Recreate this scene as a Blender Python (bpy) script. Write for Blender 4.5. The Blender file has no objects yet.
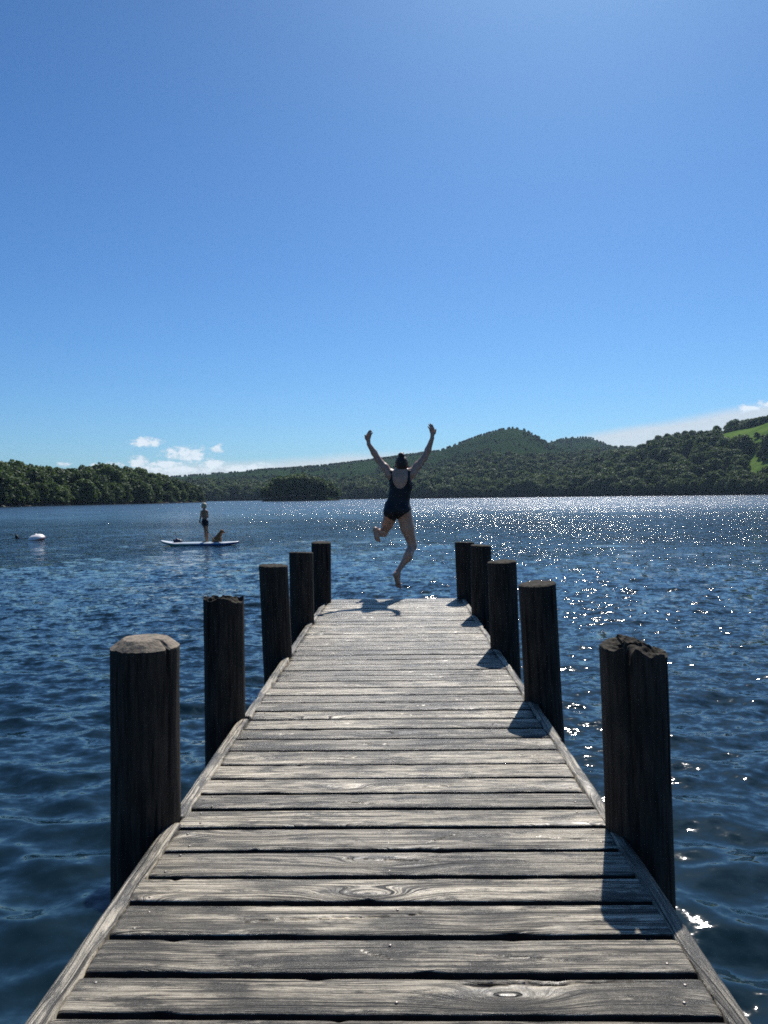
import bpy, bmesh, math, random
import numpy as np
from mathutils import Vector, Matrix, noise as mnoise

random.seed(11)
RNG = np.random.default_rng(11)
SC = bpy.context.scene
COL = SC.collection
R = math.radians

# ------------------------------------------------------------------ camera
F = 769.0
CAMH = 1.25                  # lens above the deck
WATER = -0.50                # mean water level, deck top is z = 0
YAW, PITCH, ROLL = math.atan(12.8/F), math.atan(14.3/F), R(0.75)
cam_d = bpy.data.cameras.new("camera")
cam = bpy.data.objects.new("camera", cam_d)
COL.objects.link(cam)
cam_d.sensor_fit = 'VERTICAL'
cam_d.sensor_height = 36.0
cam_d.lens = F/1024*36.0
cam_d.clip_start = 0.05
cam_d.clip_end = 30000
CROT = (Matrix.Rotation(YAW, 3, 'Z') @ Matrix.Rotation(R(90)-PITCH, 3, 'X') @ Matrix.Rotation(-ROLL, 3, 'Z'))
cam.matrix_world = Matrix.Translation((0, 0, CAMH)) @ CROT.to_4x4()
SC.camera = cam

# ------------------------------------------------------------------ light
SUN_EL, SUN_AZ = R(47.5), R(14.8)        # azimuth measured from +Y towards +X
sun_dir = Vector((math.sin(SUN_AZ)*math.cos(SUN_EL), math.cos(SUN_AZ)*math.cos(SUN_EL), math.sin(SUN_EL)))
sun_d = bpy.data.lights.new("sun", 'SUN')
sun_d.energy = 4.9
sun_d.angle = R(0.53)
sun_d.color = (1.0, 0.96, 0.90)
sun = bpy.data.objects.new("sun", sun_d)
COL.objects.link(sun)
sun.rotation_euler = (-sun_dir).to_track_quat('-Z', 'Y').to_euler()
sun.location = (20, 60, 80)

SKY_STRENGTH = 0.10
SC.view_settings.view_transform = 'Standard'
SC.view_settings.look = 'None'
SC.view_settings.exposure = 0.22
SC.view_settings.gamma = 1.0
SC.view_settings.use_curve_mapping = False
SC.cycles.use_denoising = False
SC.cycles.max_bounces = 6
SC.cycles.pixel_filter_type = 'BLACKMAN_HARRIS'
SC.cycles.filter_width = 1.7
SC.cycles.diffuse_bounces = 3
SC.cycles.glossy_bounces = 3
SC.cycles.transparent_max_bounces = 8
SC.cycles.sample_clamp_indirect = 6.0
SC.cycles.sample_clamp_direct = 0.0


def ray(px, py):
    d = CROT @ Vector(((px-384)/F, (512-py)/F, -1.0))
    return d


def W(px, py, Y):
    """world point seen at a pixel, at distance Y along the jetty"""
    d = ray(px, py)
    return Vector((d.x/d.y*Y, Y, CAMH + d.z/d.y*Y))


def G(px, py, z=WATER):
    d = ray(px, py)
    t = (z-CAMH)/d.z
    return Vector((d.x*t, d.y*t, z))


def azel(px, py):
    d = ray(px, py)
    return math.atan2(d.x, d.y), d.z/math.hypot(d.x, d.y)


# ------------------------------------------------------------------ node helper
class NT:
    def __init__(s, tree):
        s.t = tree

    def n(s, typ, **kw):
        nd = s.t.nodes.new(typ)
        ins = kw.pop('ins', {})
        for k, v in kw.items():
            setattr(nd, k, v)
        for k, v in ins.items():
            s.set(nd.inputs[k], v)
        return nd

    def set(s, sock, v):
        if isinstance(v, bpy.types.NodeSocket):
            s.t.links.new(v, sock)
        elif isinstance(v, bpy.types.Node):
            s.t.links.new(v.outputs[0], sock)
        else:
            if sock.type == 'RGBA' and len(v) == 3:
                v = (*v, 1)
            sock.default_value = v

    def m(s, op, a, b=None, c=None, clamp=False):
        nd = s.t.nodes.new('ShaderNodeMath')
        nd.operation = op
        nd.use_clamp = clamp
        s.set(nd.inputs[0], a)
        if b is not None:
            s.set(nd.inputs[1], b)
        if c is not None:
            s.set(nd.inputs[2], c)
        return nd.outputs[0]

    def mix(s, f, a, b, blend='MIX'):
        nd = s.t.nodes.new('ShaderNodeMix')
        nd.data_type = 'RGBA'
        nd.blend_type = blend
        s.set(nd.inputs[0], f)
        s.set(nd.inputs[6], a)
        s.set(nd.inputs[7], b)
        return nd.outputs[2]

    def ramp(s, v, lo, hi, a=0.0, b=1.0, smooth=True):
        nd = s.t.nodes.new('ShaderNodeMapRange')
        nd.interpolation_type = 'SMOOTHSTEP' if smooth else 'LINEAR'
        s.set(nd.inputs[0], v)
        s.set(nd.inputs[1], lo)
        s.set(nd.inputs[2], hi)
        s.set(nd.inputs[3], a)
        s.set(nd.inputs[4], b)
        return nd.outputs[0]

    def noise(s, vec, scale, detail=3, rough=0.5, dist=0.0, dim='3D'):
        nd = s.n('ShaderNodeTexNoise', noise_dimensions=dim)
        s.set(nd.inputs['Vector'], vec)
        s.set(nd.inputs['Scale'], scale)
        s.set(nd.inputs['Detail'], detail)
        s.set(nd.inputs['Roughness'], rough)
        s.set(nd.inputs['Distortion'], dist)
        return nd.outputs[0]

    def comb(s, x, y, z):
        return s.n('ShaderNodeCombineXYZ', ins={0: x, 1: y, 2: z}).outputs[0]

    def sep(s, v):
        nd = s.n('ShaderNodeSeparateXYZ')
        s.set(nd.inputs[0], v)
        return nd.outputs

    def bump(s, h, strength, dist, normal=None):
        nd = s.n('ShaderNodeBump')
        s.set(nd.inputs['Height'], h)
        s.set(nd.inputs['Strength'], strength)
        s.set(nd.inputs['Distance'], dist)
        if normal is not None:
            s.set(nd.inputs['Normal'], normal)
        return nd.outputs[0]


def material(name):
    m = bpy.data.materials.new(name)
    m.use_nodes = True
    m.node_tree.nodes.clear()
    t = NT(m.node_tree)
    out = t.n('ShaderNodeOutputMaterial')
    return m, t, out


def principled(t, out, **kw):
    p = t.n('ShaderNodeBsdfPrincipled')
    for k, v in kw.items():
        t.set(p.inputs[k.replace('_', ' ')], v)
    t.t.links.new(p.outputs[0], out.inputs['Surface'])
    return p


# ------------------------------------------------------------------ world
world = bpy.data.worlds.new("World")
SC.world = world
world.use_nodes = True
world.node_tree.nodes.clear()
t = NT(world.node_tree)
wo = t.n('ShaderNodeOutputWorld')
bg = t.n('ShaderNodeBackground')
t.t.links.new(bg.outputs[0], wo.inputs[0])
sky = t.n('ShaderNodeTexSky', sky_type='NISHITA', sun_disc=False, sun_elevation=SUN_EL,
          sun_rotation=SUN_AZ, altitude=0.0, air_density=1.0, dust_density=0.7, ozone_density=3.0)
hsv = t.n('ShaderNodeHueSaturation', ins={'Saturation': 1.12, 'Value': 1.0, 'Color': sky.outputs[0]})
tc = t.n('ShaderNodeTexCoord')
dx, dy, dz = t.sep(tc.outputs['Generated'])
lift = t.ramp(dz, 0.0, 0.65, 1.08, 0.84, smooth=False)
skyblue = t.mix(1.0, t.mix(1.0, hsv.outputs[0], (0.365, 0.615, 0.860), 'MULTIPLY'), t.comb(lift, lift, lift), 'MULTIPLY')
ydiv = t.m('MAXIMUM', dy, 0.02)
cu = t.m('DIVIDE', dx, ydiv)
cv = t.m('DIVIDE', dz, ydiv)
front = t.ramp(dy, 0.05, 0.2)
uv3 = t.comb(cu, t.m('MULTIPLY', cv, 1.8), 0.0)
nbig = t.noise(uv3, 26.0, 6, 0.6)
nfine = t.noise(uv3, 110.0, 4, 0.65)
wob = t.m('ADD', t.m('MULTIPLY', t.m('SUBTRACT', nbig, 0.5), 2.0), t.m('MULTIPLY', t.m('SUBTRACT', nfine, 0.5), 1.8))
puffs = [(184, 454, 23, 6.5), (192, 456, 15, 6), (139, 462, 9, 6), (113, 465, 11, 3), (218, 448, 7, 4), (145, 443, 19, 4),
         (210, 464, 20, 5), (168, 465, 18, 5), (235, 468, 14, 4), (256, 467, 14, 4), (96, 466, 6, 2.5), (64, 464, 9, 2.5),
         (176, 469, 40, 4), (750, 408, 15, 2.6), (770, 404, 17, 4), (805, 401, 30, 6)]
fieldm = None
for (px, py, rx, ry) in puffs:
    d = ray(px, py)
    u0, v0 = d.x/d.y, d.z/d.y
    a = t.m('DIVIDE', t.m('SUBTRACT', cu, u0), rx/F*1.35)
    b = t.m('DIVIDE', t.m('SUBTRACT', cv, v0), ry/F*1.65)
    e = t.m('SUBTRACT', 1.0, t.m('SQRT', t.m('ADD', t.m('MULTIPLY', a, a), t.m('MULTIPLY', b, b))))
    fieldm = e if fieldm is None else t.m('SMOOTH_MAX', fieldm, e, 0.15)
puff = t.ramp(t.m('ADD', fieldm, t.m('MULTIPLY', wob, 1.0)), 0.10, 0.75)
# thin bank of haze-like cloud low above the hills
v_r = t.m('ADD', 0.0725, t.m('MULTIPLY', t.m('SUBTRACT', cu, 0.186), 0.165))
v_l = t.m('ADD', 0.063, t.m('MULTIPLY', cu, 0.045))
vtop = t.m('MAXIMUM', v_r, v_l)
edge = t.m('ADD', t.m('SUBTRACT', vtop, cv), t.m('MULTIPLY', t.m('SUBTRACT', t.noise(t.comb(cu, t.m('MULTIPLY', cv, 4.0), 2.0), 9.0, 4), 0.5), 0.010))
bank = t.m('MULTIPLY', t.ramp(edge, -0.001, 0.014), 0.80)
bank = t.m('MULTIPLY', bank, t.ramp(cu, -0.62, -0.30, 0.35, 1.0))
cloud = t.m('MULTIPLY', t.m('MAXIMUM', t.m('MULTIPLY', puff, 0.84), bank), front)
shade = t.m('ADD', 5.9, t.m('MULTIPLY', t.m('ADD', puff, t.m('MULTIPLY', nfine, 0.8)), 1.9))
ccol = t.mix(1.0, t.comb(0.90, 0.95, 1.0), t.comb(shade, shade, shade), 'MULTIPLY')
skyc = t.mix(cloud, skyblue, ccol)
t.set(bg.inputs[0], skyc)
bg.inputs[1].default_value = SKY_STRENGTH


# ------------------------------------------------------------------ object helpers
def link_mesh(name, me, mats, parent=None):
    o = bpy.data.objects.new(name, me)
    COL.objects.link(o)
    if not isinstance(mats, (list, tuple)):
        mats = [mats]
    if len(me.materials) == 0:
        for mm in mats:
            me.materials.append(mm)
    if parent is not None:
        o.parent = parent
    return o


def mesh_np(name, verts, faces, smooth=True):
    """verts (n,3), faces (m,4) or (m,3) arrays or list of arrays"""
    if not isinstance(faces, list):
        faces = [faces]
    me = bpy.data.meshes.new(name)
    verts = np.asarray(verts, dtype=np.float32)
    me.vertices.add(len(verts))
    me.vertices.foreach_set('co', verts.ravel())
    li = np.concatenate([np.asarray(f, dtype=np.int32).ravel() for f in faces])
    tot = np.concatenate([np.full(len(f), np.asarray(f).shape[1], dtype=np.int32) for f in faces])
    st = np.concatenate([[0], np.cumsum(tot)[:-1]]).astype(np.int32)
    me.loops.add(len(li))
    me.loops.foreach_set('vertex_index', li)
    me.polygons.add(len(tot))
    me.polygons.foreach_set('loop_start', st)
    me.polygons.foreach_set('use_smooth', np.full(len(tot), smooth, dtype=bool))
    me.update(calc_edges=True)
    me.validate()
    return me


def grid_faces(nr, nc, wrap=False):
    i = np.arange(nr-1)[:, None]
    j = np.arange(nc if wrap else nc-1)[None, :]
    j2 = (j+1) % nc
    a = i*nc+j
    b = i*nc+j2
    c = (i+1)*nc+j2
    d = (i+1)*nc+j
    return np.stack([a, b, c, d], -1).reshape(-1, 4)


def tag(o, label=None, cat=None, group=None, kind=None):
    if label:
        o['label'] = label
    if cat:
        o['category'] = cat
    if group:
        o['group'] = group
    if kind:
        o['kind'] = kind
    return o


def empty(name, loc=(0, 0, 0), rz=0.0):
    o = bpy.data.objects.new(name, None)
    COL.objects.link(o)
    o.location = loc
    o.rotation_euler = (0, 0, rz)
    return o


# cheap vectorised value noise
_perm = RNG.random((64, 64, 64)).astype(np.float32)


def vnoise(x, y, z=0.0):
    x = np.asarray(x, dtype=np.float64)
    y = np.asarray(y, dtype=np.float64) + 0*x
    z = np.asarray(z, dtype=np.float64) + 0*x
    xi, yi, zi = np.floor(x).astype(int), np.floor(y).astype(int), np.floor(z).astype(int)
    fx, fy, fz = x-xi, y-yi, z-zi
    fx, fy, fz = [q*q*(3-2*q) for q in (fx, fy, fz)]
    r = 0
    for a in (0, 1):
        for b in (0, 1):
            for c in (0, 1):
                w = (fx if a else 1-fx)*(fy if b else 1-fy)*(fz if c else 1-fz)
                r = r + w*_perm[(xi+a) % 64, (yi+b) % 64, (zi+c) % 64]
    return r*2-1


def fbm(x, y, z=0.0, oct=4, g=0.5):
    r, a, s = 0, 1.0, 1.0
    for k in range(oct):
        r = r + a*vnoise(np.asarray(x)*s+7.3*k, np.asarray(y)*s+3.1*k, np.asarray(z)*s+1.7*k)
        a *= g
        s *= 2.03
    return r


def sstep(a, b, x):
    q = np.clip((x-a)/(b-a), 0, 1)
    return q*q*(3-2*q)


# ------------------------------------------------------------------ materials
def mat_water():
    m, t, out = material('lake water')
    geo = t.n('ShaderNodeNewGeometry')
    x, y, z = t.sep(geo.outputs['Position'])
    pos = t.comb(x, y, 0.0)
    rr = t.m('SQRT', t.m('ADD', t.m('MULTIPLY', x, x), t.m('MULTIPLY', y, y)))
    far = t.ramp(rr, 4.0, 30.0)
    far2 = t.ramp(rr, 25.0, 160.0)
    gust = t.ramp(t.noise(t.comb(t.m('MULTIPLY', x, 0.8), y, 3.0), 0.11, 6, 0.75), 0.36, 0.64, 0.45, 1.45)

    def slopes(scale, sx_, seed, amp, detail=2):
        nd = t.n('ShaderNodeTexNoise')
        t.set(nd.inputs['Vector'], t.comb(t.m('MULTIPLY', x, sx_), y, seed))
        t.set(nd.inputs['Scale'], scale)
        t.set(nd.inputs['Detail'], detail)
        t.set(nd.inputs['Roughness'], 0.55)
        r_, g_, b_ = t.sep(nd.outputs['Color'])
        return (t.m('MULTIPLY', t.m('SUBTRACT', r_, 0.5), t.m('MULTIPLY', amp, sx_)), t.m('MULTIPLY', t.m('SUBTRACT', g_, 0.5), amp))
    # facet slopes of capillary ripples everywhere, of the longer waves where the mesh cannot carry them
    comps = [slopes(16.0, 0.72, 0.0, t.ramp(rr, 2.0, 26.0, 0.48, 1.9), 3),
             slopes(5.0, 0.65, 4.0, t.ramp(rr, 3.0, 36.0, 0.42, 2.0), 2),
             slopes(1.3, 0.65, 8.0, t.ramp(rr, 12.0, 120.0, 0.0, 1.6), 2),
             slopes(0.33, 0.55, 12.0, t.ramp(rr, 30.0, 200.0, 0.0, 0.7), 1)]
    sx = comps[0][0]
    sy = comps[0][1]
    for c in comps[1:]:
        sx = t.m('ADD', sx, c[0])
        sy = t.m('ADD', sy, c[1])
    sv = t.n('ShaderNodeCombineXYZ', ins={0: t.m('MULTIPLY', sx, gust), 1: t.m('MULTIPLY', sy, gust), 2: 0.0})
    ad = t.n('ShaderNodeVectorMath', operation='ADD', ins={0: geo.outputs['Normal'], 1: sv.outputs[0]})
    nn = t.n('ShaderNodeVectorMath', operation='NORMALIZE', ins={0: ad.outputs[0]})
    p = principled(t, out, Base_Color=(0.006, 0.017, 0.024), Roughness=t.ramp(rr, 6, 160, 0.05, 0.24), IOR=1.333)
    t.set(p.inputs['Normal'], nn.outputs[0])
    return m


def mat_deck(tint=1.0):
    m, t, out = material('weathered deck timber')
    tc = t.n('ShaderNodeTexCoord')
    oi = t.n('ShaderNodeObjectInfo')
    rnd = oi.outputs['Random']
    x, y, z = t.sep(tc.outputs['Object'])
    off = t.m('MULTIPLY', rnd, 37.0)
    xo = t.m('ADD', x, off)
    # knots: few, elongated; the grain bends round them
    kv = t.comb(t.m('MULTIPLY', xo, 1.5), t.m('MULTIPLY', y, 5.5), off)
    vor = t.n('ShaderNodeTexVoronoi', voronoi_dimensions='3D', feature='F1', ins={'Scale': 1.0, 'Randomness': 1.0, 'Vector': kv})
    kd = vor.outputs['Distance']
    kg = t.m('EXPONENT', t.m('MULTIPLY', t.m('MULTIPLY', kd, kd), -18.0))
    wav = t.noise(t.comb(t.m('MULTIPLY', xo, 2.0), y, off), 1.3, 2)
    ph = t.m('ADD', t.m('MULTIPLY', y, 85.0), t.m('ADD', t.m('MULTIPLY', kg, 7.0), t.m('MULTIPLY', wav, 2.2)))
    g1 = t.noise(t.comb(t.m('MULTIPLY', xo, 1.6), ph, off), 1.0, 5, 0.65)
    g2 = t.noise(t.comb(t.m('MULTIPLY', xo, 7.0), t.m('MULTIPLY', ph, 4.5), off), 1.0, 5, 0.75)
    lowx = t.noise(t.comb(t.m('MULTIPLY', xo, 2.5), t.m('MULTIPLY', y, 6.0), off), 1.0, 4, 0.6)
    grain = t.m('ADD', t.m('MULTIPLY', g1, 0.55), t.m('MULTIPLY', g2, 0.45))
    base = t.mix(t.ramp(grain, 0.42, 0.57), (0.024, 0.018, 0.011), (0.66, 0.57, 0.42))
    # damp, algae-dark patches and pale bleached ones
    blot = t.noise(t.comb(t.m('MULTIPLY', xo, 5.0), t.m('MULTIPLY', y, 22.0), t.m('ADD', off, 9.0)), 1.0, 6, 0.7)
    base = t.mix(t.ramp(blot, 0.49, 0.60, 0.0, 0.85), base, (0.040, 0.034, 0.024))
    base = t.mix(t.ramp(lowx, 0.47, 0.66, 0.0, 0.80), base, (0.050, 0.044, 0.032))
    base = t.mix(t.ramp(lowx, 0.42, 0.22, 0.0, 0.5), base, (0.66, 0.58, 0.45))
    pb = t.ramp(rnd, 0.0, 1.0, 0.60, 1.20)
    base = t.mix(1.0, base, t.comb(pb, pb, pb), 'MULTIPLY')
    knot = t.ramp(kd, 0.16, 0.06)
    base = t.mix(t.m('MULTIPLY', knot, 0.75), base, (0.045, 0.036, 0.028))
    # fine checks along the grain
    ck = t.noise(t.comb(t.m('MULTIPLY', xo, 1.1), t.m('MULTIPLY', ph, 1.9), t.m('ADD', off, 5.0)), 1.0, 3, 0.5)
    chk = t.m('MULTIPLY', t.ramp(ck, 0.385, 0.33), t.ramp(lowx, 0.30, 0.44))
    base = t.mix(chk, base, (0.02, 0.018, 0.016))
    h = t.m('ADD', t.m('MULTIPLY', grain, 1.0), t.m('MULTIPLY', t.m('ADD', chk, t.m('MULTIPLY', knot, 0.3)), -0.9))
    bn = t.bump(h, 1.0, 0.008)
    ro = t.m('ADD', t.ramp(grain, 0.38, 0.60, 0.60, 0.32), t.m('MULTIPLY', chk, 0.3))
    p = principled(t, out, Base_Color=base, Roughness=ro)
    p.inputs['Specular IOR Level'].default_value = 0.5
    t.set(p.inputs['Normal'], bn)
    return m


def mat_post():
    m, t, out = material('dark post timber')
    tc = t.n('ShaderNodeTexCoord')
    oi = t.n('ShaderNodeObjectInfo')
    x, y, z = t.sep(tc.outputs['Object'])
    off = t.m('MULTIPLY', oi.outputs['Random'], 21.0)
    v = t.comb(t.m('ADD', x, off), y, t.m('MULTIPLY', z, 0.07))
    g = t.noise(v, 60.0, 5, 0.65)
    pt = t.noise(t.comb(t.m('ADD', x, off), y, t.m('MULTIPLY', z, 0.6)), 7.0, 4)
    c = t.mix(t.ramp(g, 0.3, 0.7), (0.008, 0.007, 0.006), (0.060, 0.046, 0.034))
    c = t.mix(t.ramp(pt, 0.45, 0.7, 0, 0.6), c, (0.012, 0.015, 0.012))
    crk = t.ramp(t.noise(t.comb(t.m('ADD', x, off), y, t.m('MULTIPLY', z, 0.05)), 26.0, 2, 0.5), 0.34, 0.29)
    c = t.mix(crk, c, (0.003, 0.003, 0.003))
    bn = t.bump(t.m('SUBTRACT', g, crk), 0.7, 0.006)
    p = principled(t, out, Base_Color=c, Roughness=0.8)
    p.inputs['Specular IOR Level'].default_value = 0.25
    t.set(p.inputs['Normal'], bn)
    return m


def mat_endgrain():
    m, t, out = material('post end grain')
    tc = t.n('ShaderNodeTexCoord')
    x, y, z = t.sep(tc.outputs['Object'])
    rr = t.m('SQRT', t.m('ADD', t.m('MULTIPLY', x, x), t.m('MULTIPLY', y, y)))
    rings = t.m('SINE', t.m('ADD', t.m('MULTIPLY', rr, 520.0), t.m('MULTIPLY', t.noise(tc.outputs['Object'], 14.0, 3), 9.0)))
    n = t.noise(tc.outputs['Object'], 45.0, 5, 0.7)
    c = t.mix(t.ramp(n, 0.3, 0.7), (0.085, 0.065, 0.045), (0.33, 0.26, 0.18))
    c = t.mix(t.ramp(rings, -1, 1, 0.0, 0.25), c, (0.12, 0.09, 0.06))
    c = t.mix(t.ramp(t.noise(tc.outputs['Object'], 13.0, 3), 0.5, 0.7, 0, 0.7), c, (0.10, 0.105, 0.07))
    p = principled(t, out, Base_Color=c, Roughness=0.8)
    t.set(p.inputs['Normal'], t.bump(n, 0.8, 0.006))
    return m


def mat_simple(name, col, rough=0.5, spec=0.5, metal=0.0, nscale=0.0, namt=0.2, sss=0.0):
    m, t, out = material(name)
    c = col
    tc = t.n('ShaderNodeTexCoord')
    n = t.noise(tc.outputs['Object'], nscale or 30.0, 4, 0.6)
    dark = tuple(q*(1-namt) for q in col)
    lite = tuple(min(1, q*(1+namt)) for q in col)
    c = t.mix(t.ramp(n, 0.3, 0.7), dark, lite)
    p = principled(t, out, Base_Color=c, Roughness=rough, Metallic=metal)
    p.inputs['Specular IOR Level'].default_value = spec
    if sss:
        p.inputs['Subsurface Weight'].default_value = sss
        p.inputs['Subsurface Radius'].default_value = (0.02, 0.008, 0.004)
    return m


def mat_leaves(name, dark, light, trans=0.35):
    m, t, out = material(name)
    oi = t.n('ShaderNodeObjectInfo')
    tc = t.n('ShaderNodeTexCoord')
    n = t.noise(tc.outputs['Object'], 0.45, 3, 0.6)
    f = t.m('ADD', t.m('MULTIPLY', t.ramp(n, 0.3, 0.7), 0.40), t.m('MULTIPLY', oi.outputs['Random'], 0.60))
    c = t.mix(f, dark, light)
    d = t.n('ShaderNodeBsdfPrincipled', ins={'Base Color': c, 'Roughness': 0.6})
    d.inputs['Specular IOR Level'].default_value = 0.25
    tr = t.n('ShaderNodeBsdfTranslucent', ins={'Color': t.mix(0.5, c, (0.10, 0.16, 0.02))})
    mx = t.n('ShaderNodeMixShader', ins={0: trans, 1: d.outputs[0], 2: tr.outputs[0]})
    t.t.links.new(mx.outputs[0], out.inputs['Surface'])
    return m


def mat_hills():
    m, t, out = material('fell grass and bracken')
    geo = t.n('ShaderNodeNewGeometry')
    at = t.n('ShaderNodeAttribute', attribute_name='field')
    pos = geo.outputs['Position']
    n1 = t.noise(pos, 0.006, 5, 0.6)
    n2 = t.noise(pos, 0.03, 5, 0.65)
    c = t.mix(t.ramp(n1, 0.35, 0.65), (0.014, 0.029, 0.012), (0.024, 0.047, 0.018))
    c = t.mix(t.ramp(n2, 0.48, 0.64, 0, 0.75), c, (0.012, 0.023, 0.011))
    zz = t.sep(pos)[2]
    c = t.mix(t.ramp(zz, WATER+1.6, WATER+0.8), c, (0.030, 0.028, 0.022))
    fc = t.mix(t.ramp(n2, 0.35, 0.65), (0.075, 0.135, 0.028), (0.115, 0.180, 0.042))
    c = t.mix(at.outputs['Fac'], c, fc)
    p = principled(t, out, Base_Color=c, Roughness=1.0)
    p.inputs['Specular IOR Level'].default_value = 0.0
    t.set(p.inputs['Normal'], t.bump(n2, 0.6, 6.0))
    return m


M_water = mat_water()
M_deck = mat_deck()
M_post = mat_post()
M_end = mat_endgrain()
M_gap_shade = mat_simple('plank edges with painted shade', (0.022, 0.020, 0.016), 0.9, 0.15, nscale=25, namt=0.4)  # near-black board sides: the shade in the gaps is painted into this colour
M_moss = mat_simple('rotten mossy post top', (0.040, 0.034, 0.024), 0.9, 0.15, nscale=38, namt=0.75)
M_hills = mat_hills()
M_bark = mat_simple('bark', (0.06, 0.05, 0.04), 0.9, 0.1, nscale=3, namt=0.4)
M_leaf = [mat_leaves('oak leaves', (0.030, 0.058, 0.020), (0.090, 0.140, 0.040)),
          mat_leaves('alder leaves', (0.024, 0.048, 0.020), (0.062, 0.110, 0.038)),
          mat_leaves('ash leaves', (0.040, 0.072, 0.022), (0.115, 0.165, 0.046)),
          mat_leaves('pine needles', (0.015, 0.030, 0.014), (0.040, 0.065, 0.025), 0.15)]
M_rock = mat_simple('shore stones', (0.16, 0.15, 0.13), 0.85, 0.2, nscale=0.8, namt=0.45)
M_skin = mat_simple('skin', (0.46, 0.27, 0.185), 0.38, 0.5, nscale=14, namt=0.10, sss=0.08)
M_skin_boy = mat_simple('tanned skin', (0.36, 0.21, 0.13), 0.5, 0.3, nscale=14, namt=0.08)
M_suit = mat_simple('black swim fabric', (0.010, 0.011, 0.015), 0.55, 0.35, nscale=80, namt=0.2)
M_short = mat_simple('dark swim shorts', (0.012, 0.015, 0.022), 0.7, 0.3, nscale=40, namt=0.2)
M_hair = mat_simple('dark brown hair', (0.030, 0.020, 0.014), 0.5, 0.4, nscale=90, namt=0.5)
M_blond = mat_simple('blond hair', (0.55, 0.42, 0.24), 0.55, 0.4, nscale=60, namt=0.3)
M_fur = mat_simple('golden brown fur', (0.22, 0.115, 0.055), 0.85, 0.15, nscale=40, namt=0.45)
M_black = mat_simple('black rubber', (0.012, 0.012, 0.014), 0.6, 0.4)
M_steel = mat_simple('worn nail steel', (0.30, 0.27, 0.24), 0.55, 0.5, 0.8, nscale=200, namt=0.3)

# ------------------------------------------------------------------ water
def build_water():
    r = [0.25]
    while r[-1] < 1500:
        q = r[-1]
        r.append(q + max(0.024, q*q/1345*0.55))
    r += [2000, 2700, 3750]
    r = np.array(r)
    az_f = np.linspace(R(-36), R(36), 1150)
    step = az_f[1]-az_f[0]
    side = [az_f[-1]]
    s = step
    while side[-1] < math.pi-0.03:
        s = min(s*1.06, 0.05)
        side.append(side[-1]+s)
    side = np.array(side[1:])
    side = side[side < math.pi]
    az = np.concatenate([-side[::-1], az_f, side])
    daz = np.gradient(az)
    RR, AA = np.meshgrid(r, az, indexing='ij')
    X = RR*np.sin(AA)
    Y = RR*np.cos(AA)
    dr = np.gradient(r)
    spc = np.maximum(dr[:, None], RR*daz[None, :])
    near = RR < 700
    Z = np.zeros_like(X)
    DX = np.zeros_like(X)
    DY = np.zeros_like(X)
    rg = np.random.default_rng(5)
    N = 170
    rows = np.where(r < 900)[0].max()+1
    Xn, Yn, Sn = X[:rows], Y[:rows], spc[:rows]
    amp_mod = 1.0 + 0.35*fbm(Xn*0.16, Yn*0.22, 3.3, 2)
    for k in range(N):
        lam = math.exp(rg.uniform(math.log(0.085), math.log(2.3)))
        # travel roughly towards the camera, crests lie across the view, a second weaker train skewed
        th = rg.normal(R(-8), R(30)) if rg.random() < 0.75 else rg.normal(R(35), R(22))
        kk = 2*math.pi/lam
        slope = 0.0155*math.exp(-(math.log(lam/0.36)/1.0)**2) + 0.003
        a = slope/kk*math.sqrt(2)*rg.uniform(0.7, 1.3)
        kx, ky = kk*math.sin(th), kk*math.cos(th)
        ph = Xn*kx+Yn*ky+rg.uniform(0, 6.28)
        fade = sstep(2.2, 4.5, lam/Sn)
        if fade.max() <= 0:
            continue
        af = a*fade*amp_mod
        Z[:rows] += af*np.sin(ph)
        c = af*np.cos(ph)*0.65
        DX[:rows] += c*math.sin(th)
        DY[:rows] += c*math.cos(th)
    V = np.stack([X+DX, Y+DY, Z+WATER], -1).reshape(-1, 3)
    nc = len(az)
    f = grid_faces(len(r), nc, wrap=True)[:, ::-1]
    # centre cap
    V = np.concatenate([V, [[0, 0, WATER]]])
    ci = len(V)-1
    j = np.arange(nc)
    cap = np.stack([j, np.full(nc, ci), (j+1) % nc], -1)
    me = mesh_np('water', V, [f[:, ::-1][:, ::-1], cap[:, ::-1]])
    o = link_mesh('water', me, M_water)
    me.update()
    # make sure it faces up
    if me.polygons[1000].normal.z < 0:
        me.flip_normals()
    tag(o, 'dark blue rippled lake water glittering under the sun', None, None, 'structure')
    return o


# ------------------------------------------------------------------ land
def prof(pts):
    a = []
    h = []
    for px, py in pts:
        az, te = azel(px, py)
        a.append(az)
        h.append(te)
    return np.array(a), np.array(h)


PF = prof([(-200, 482), (0, 480), (165, 479), (200, 476), (250, 472), (300, 469), (340, 466), (375, 462), (400, 459), (440, 454),
           (475, 443), (490, 439), (500, 436.5), (513, 434.5), (525, 437), (545, 446.5), (560, 453), (600, 460), (700, 468), (900, 474)])
PD = prof([(500, 480), (530, 462), (545, 451), (556, 448), (570, 446.5), (590, 446), (606, 451), (640, 458), (700, 472), (900, 480)])
PE = prof([(540, 492), (575, 476), (600, 463), (620, 457), (643, 452), (664, 443.5), (684, 441.5), (705, 440.5), (716, 438), (726, 434.5),
           (741, 431), (755, 428.5), (768, 424), (800, 412), (860, 404), (950, 400)])
RSH = prof([(-200, 500), (345, 500), (400, 500), (600, 500), (768, 500), (950, 500)])[0], np.array([1080, 1080, 1020, 880, 710, 640.])


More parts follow.
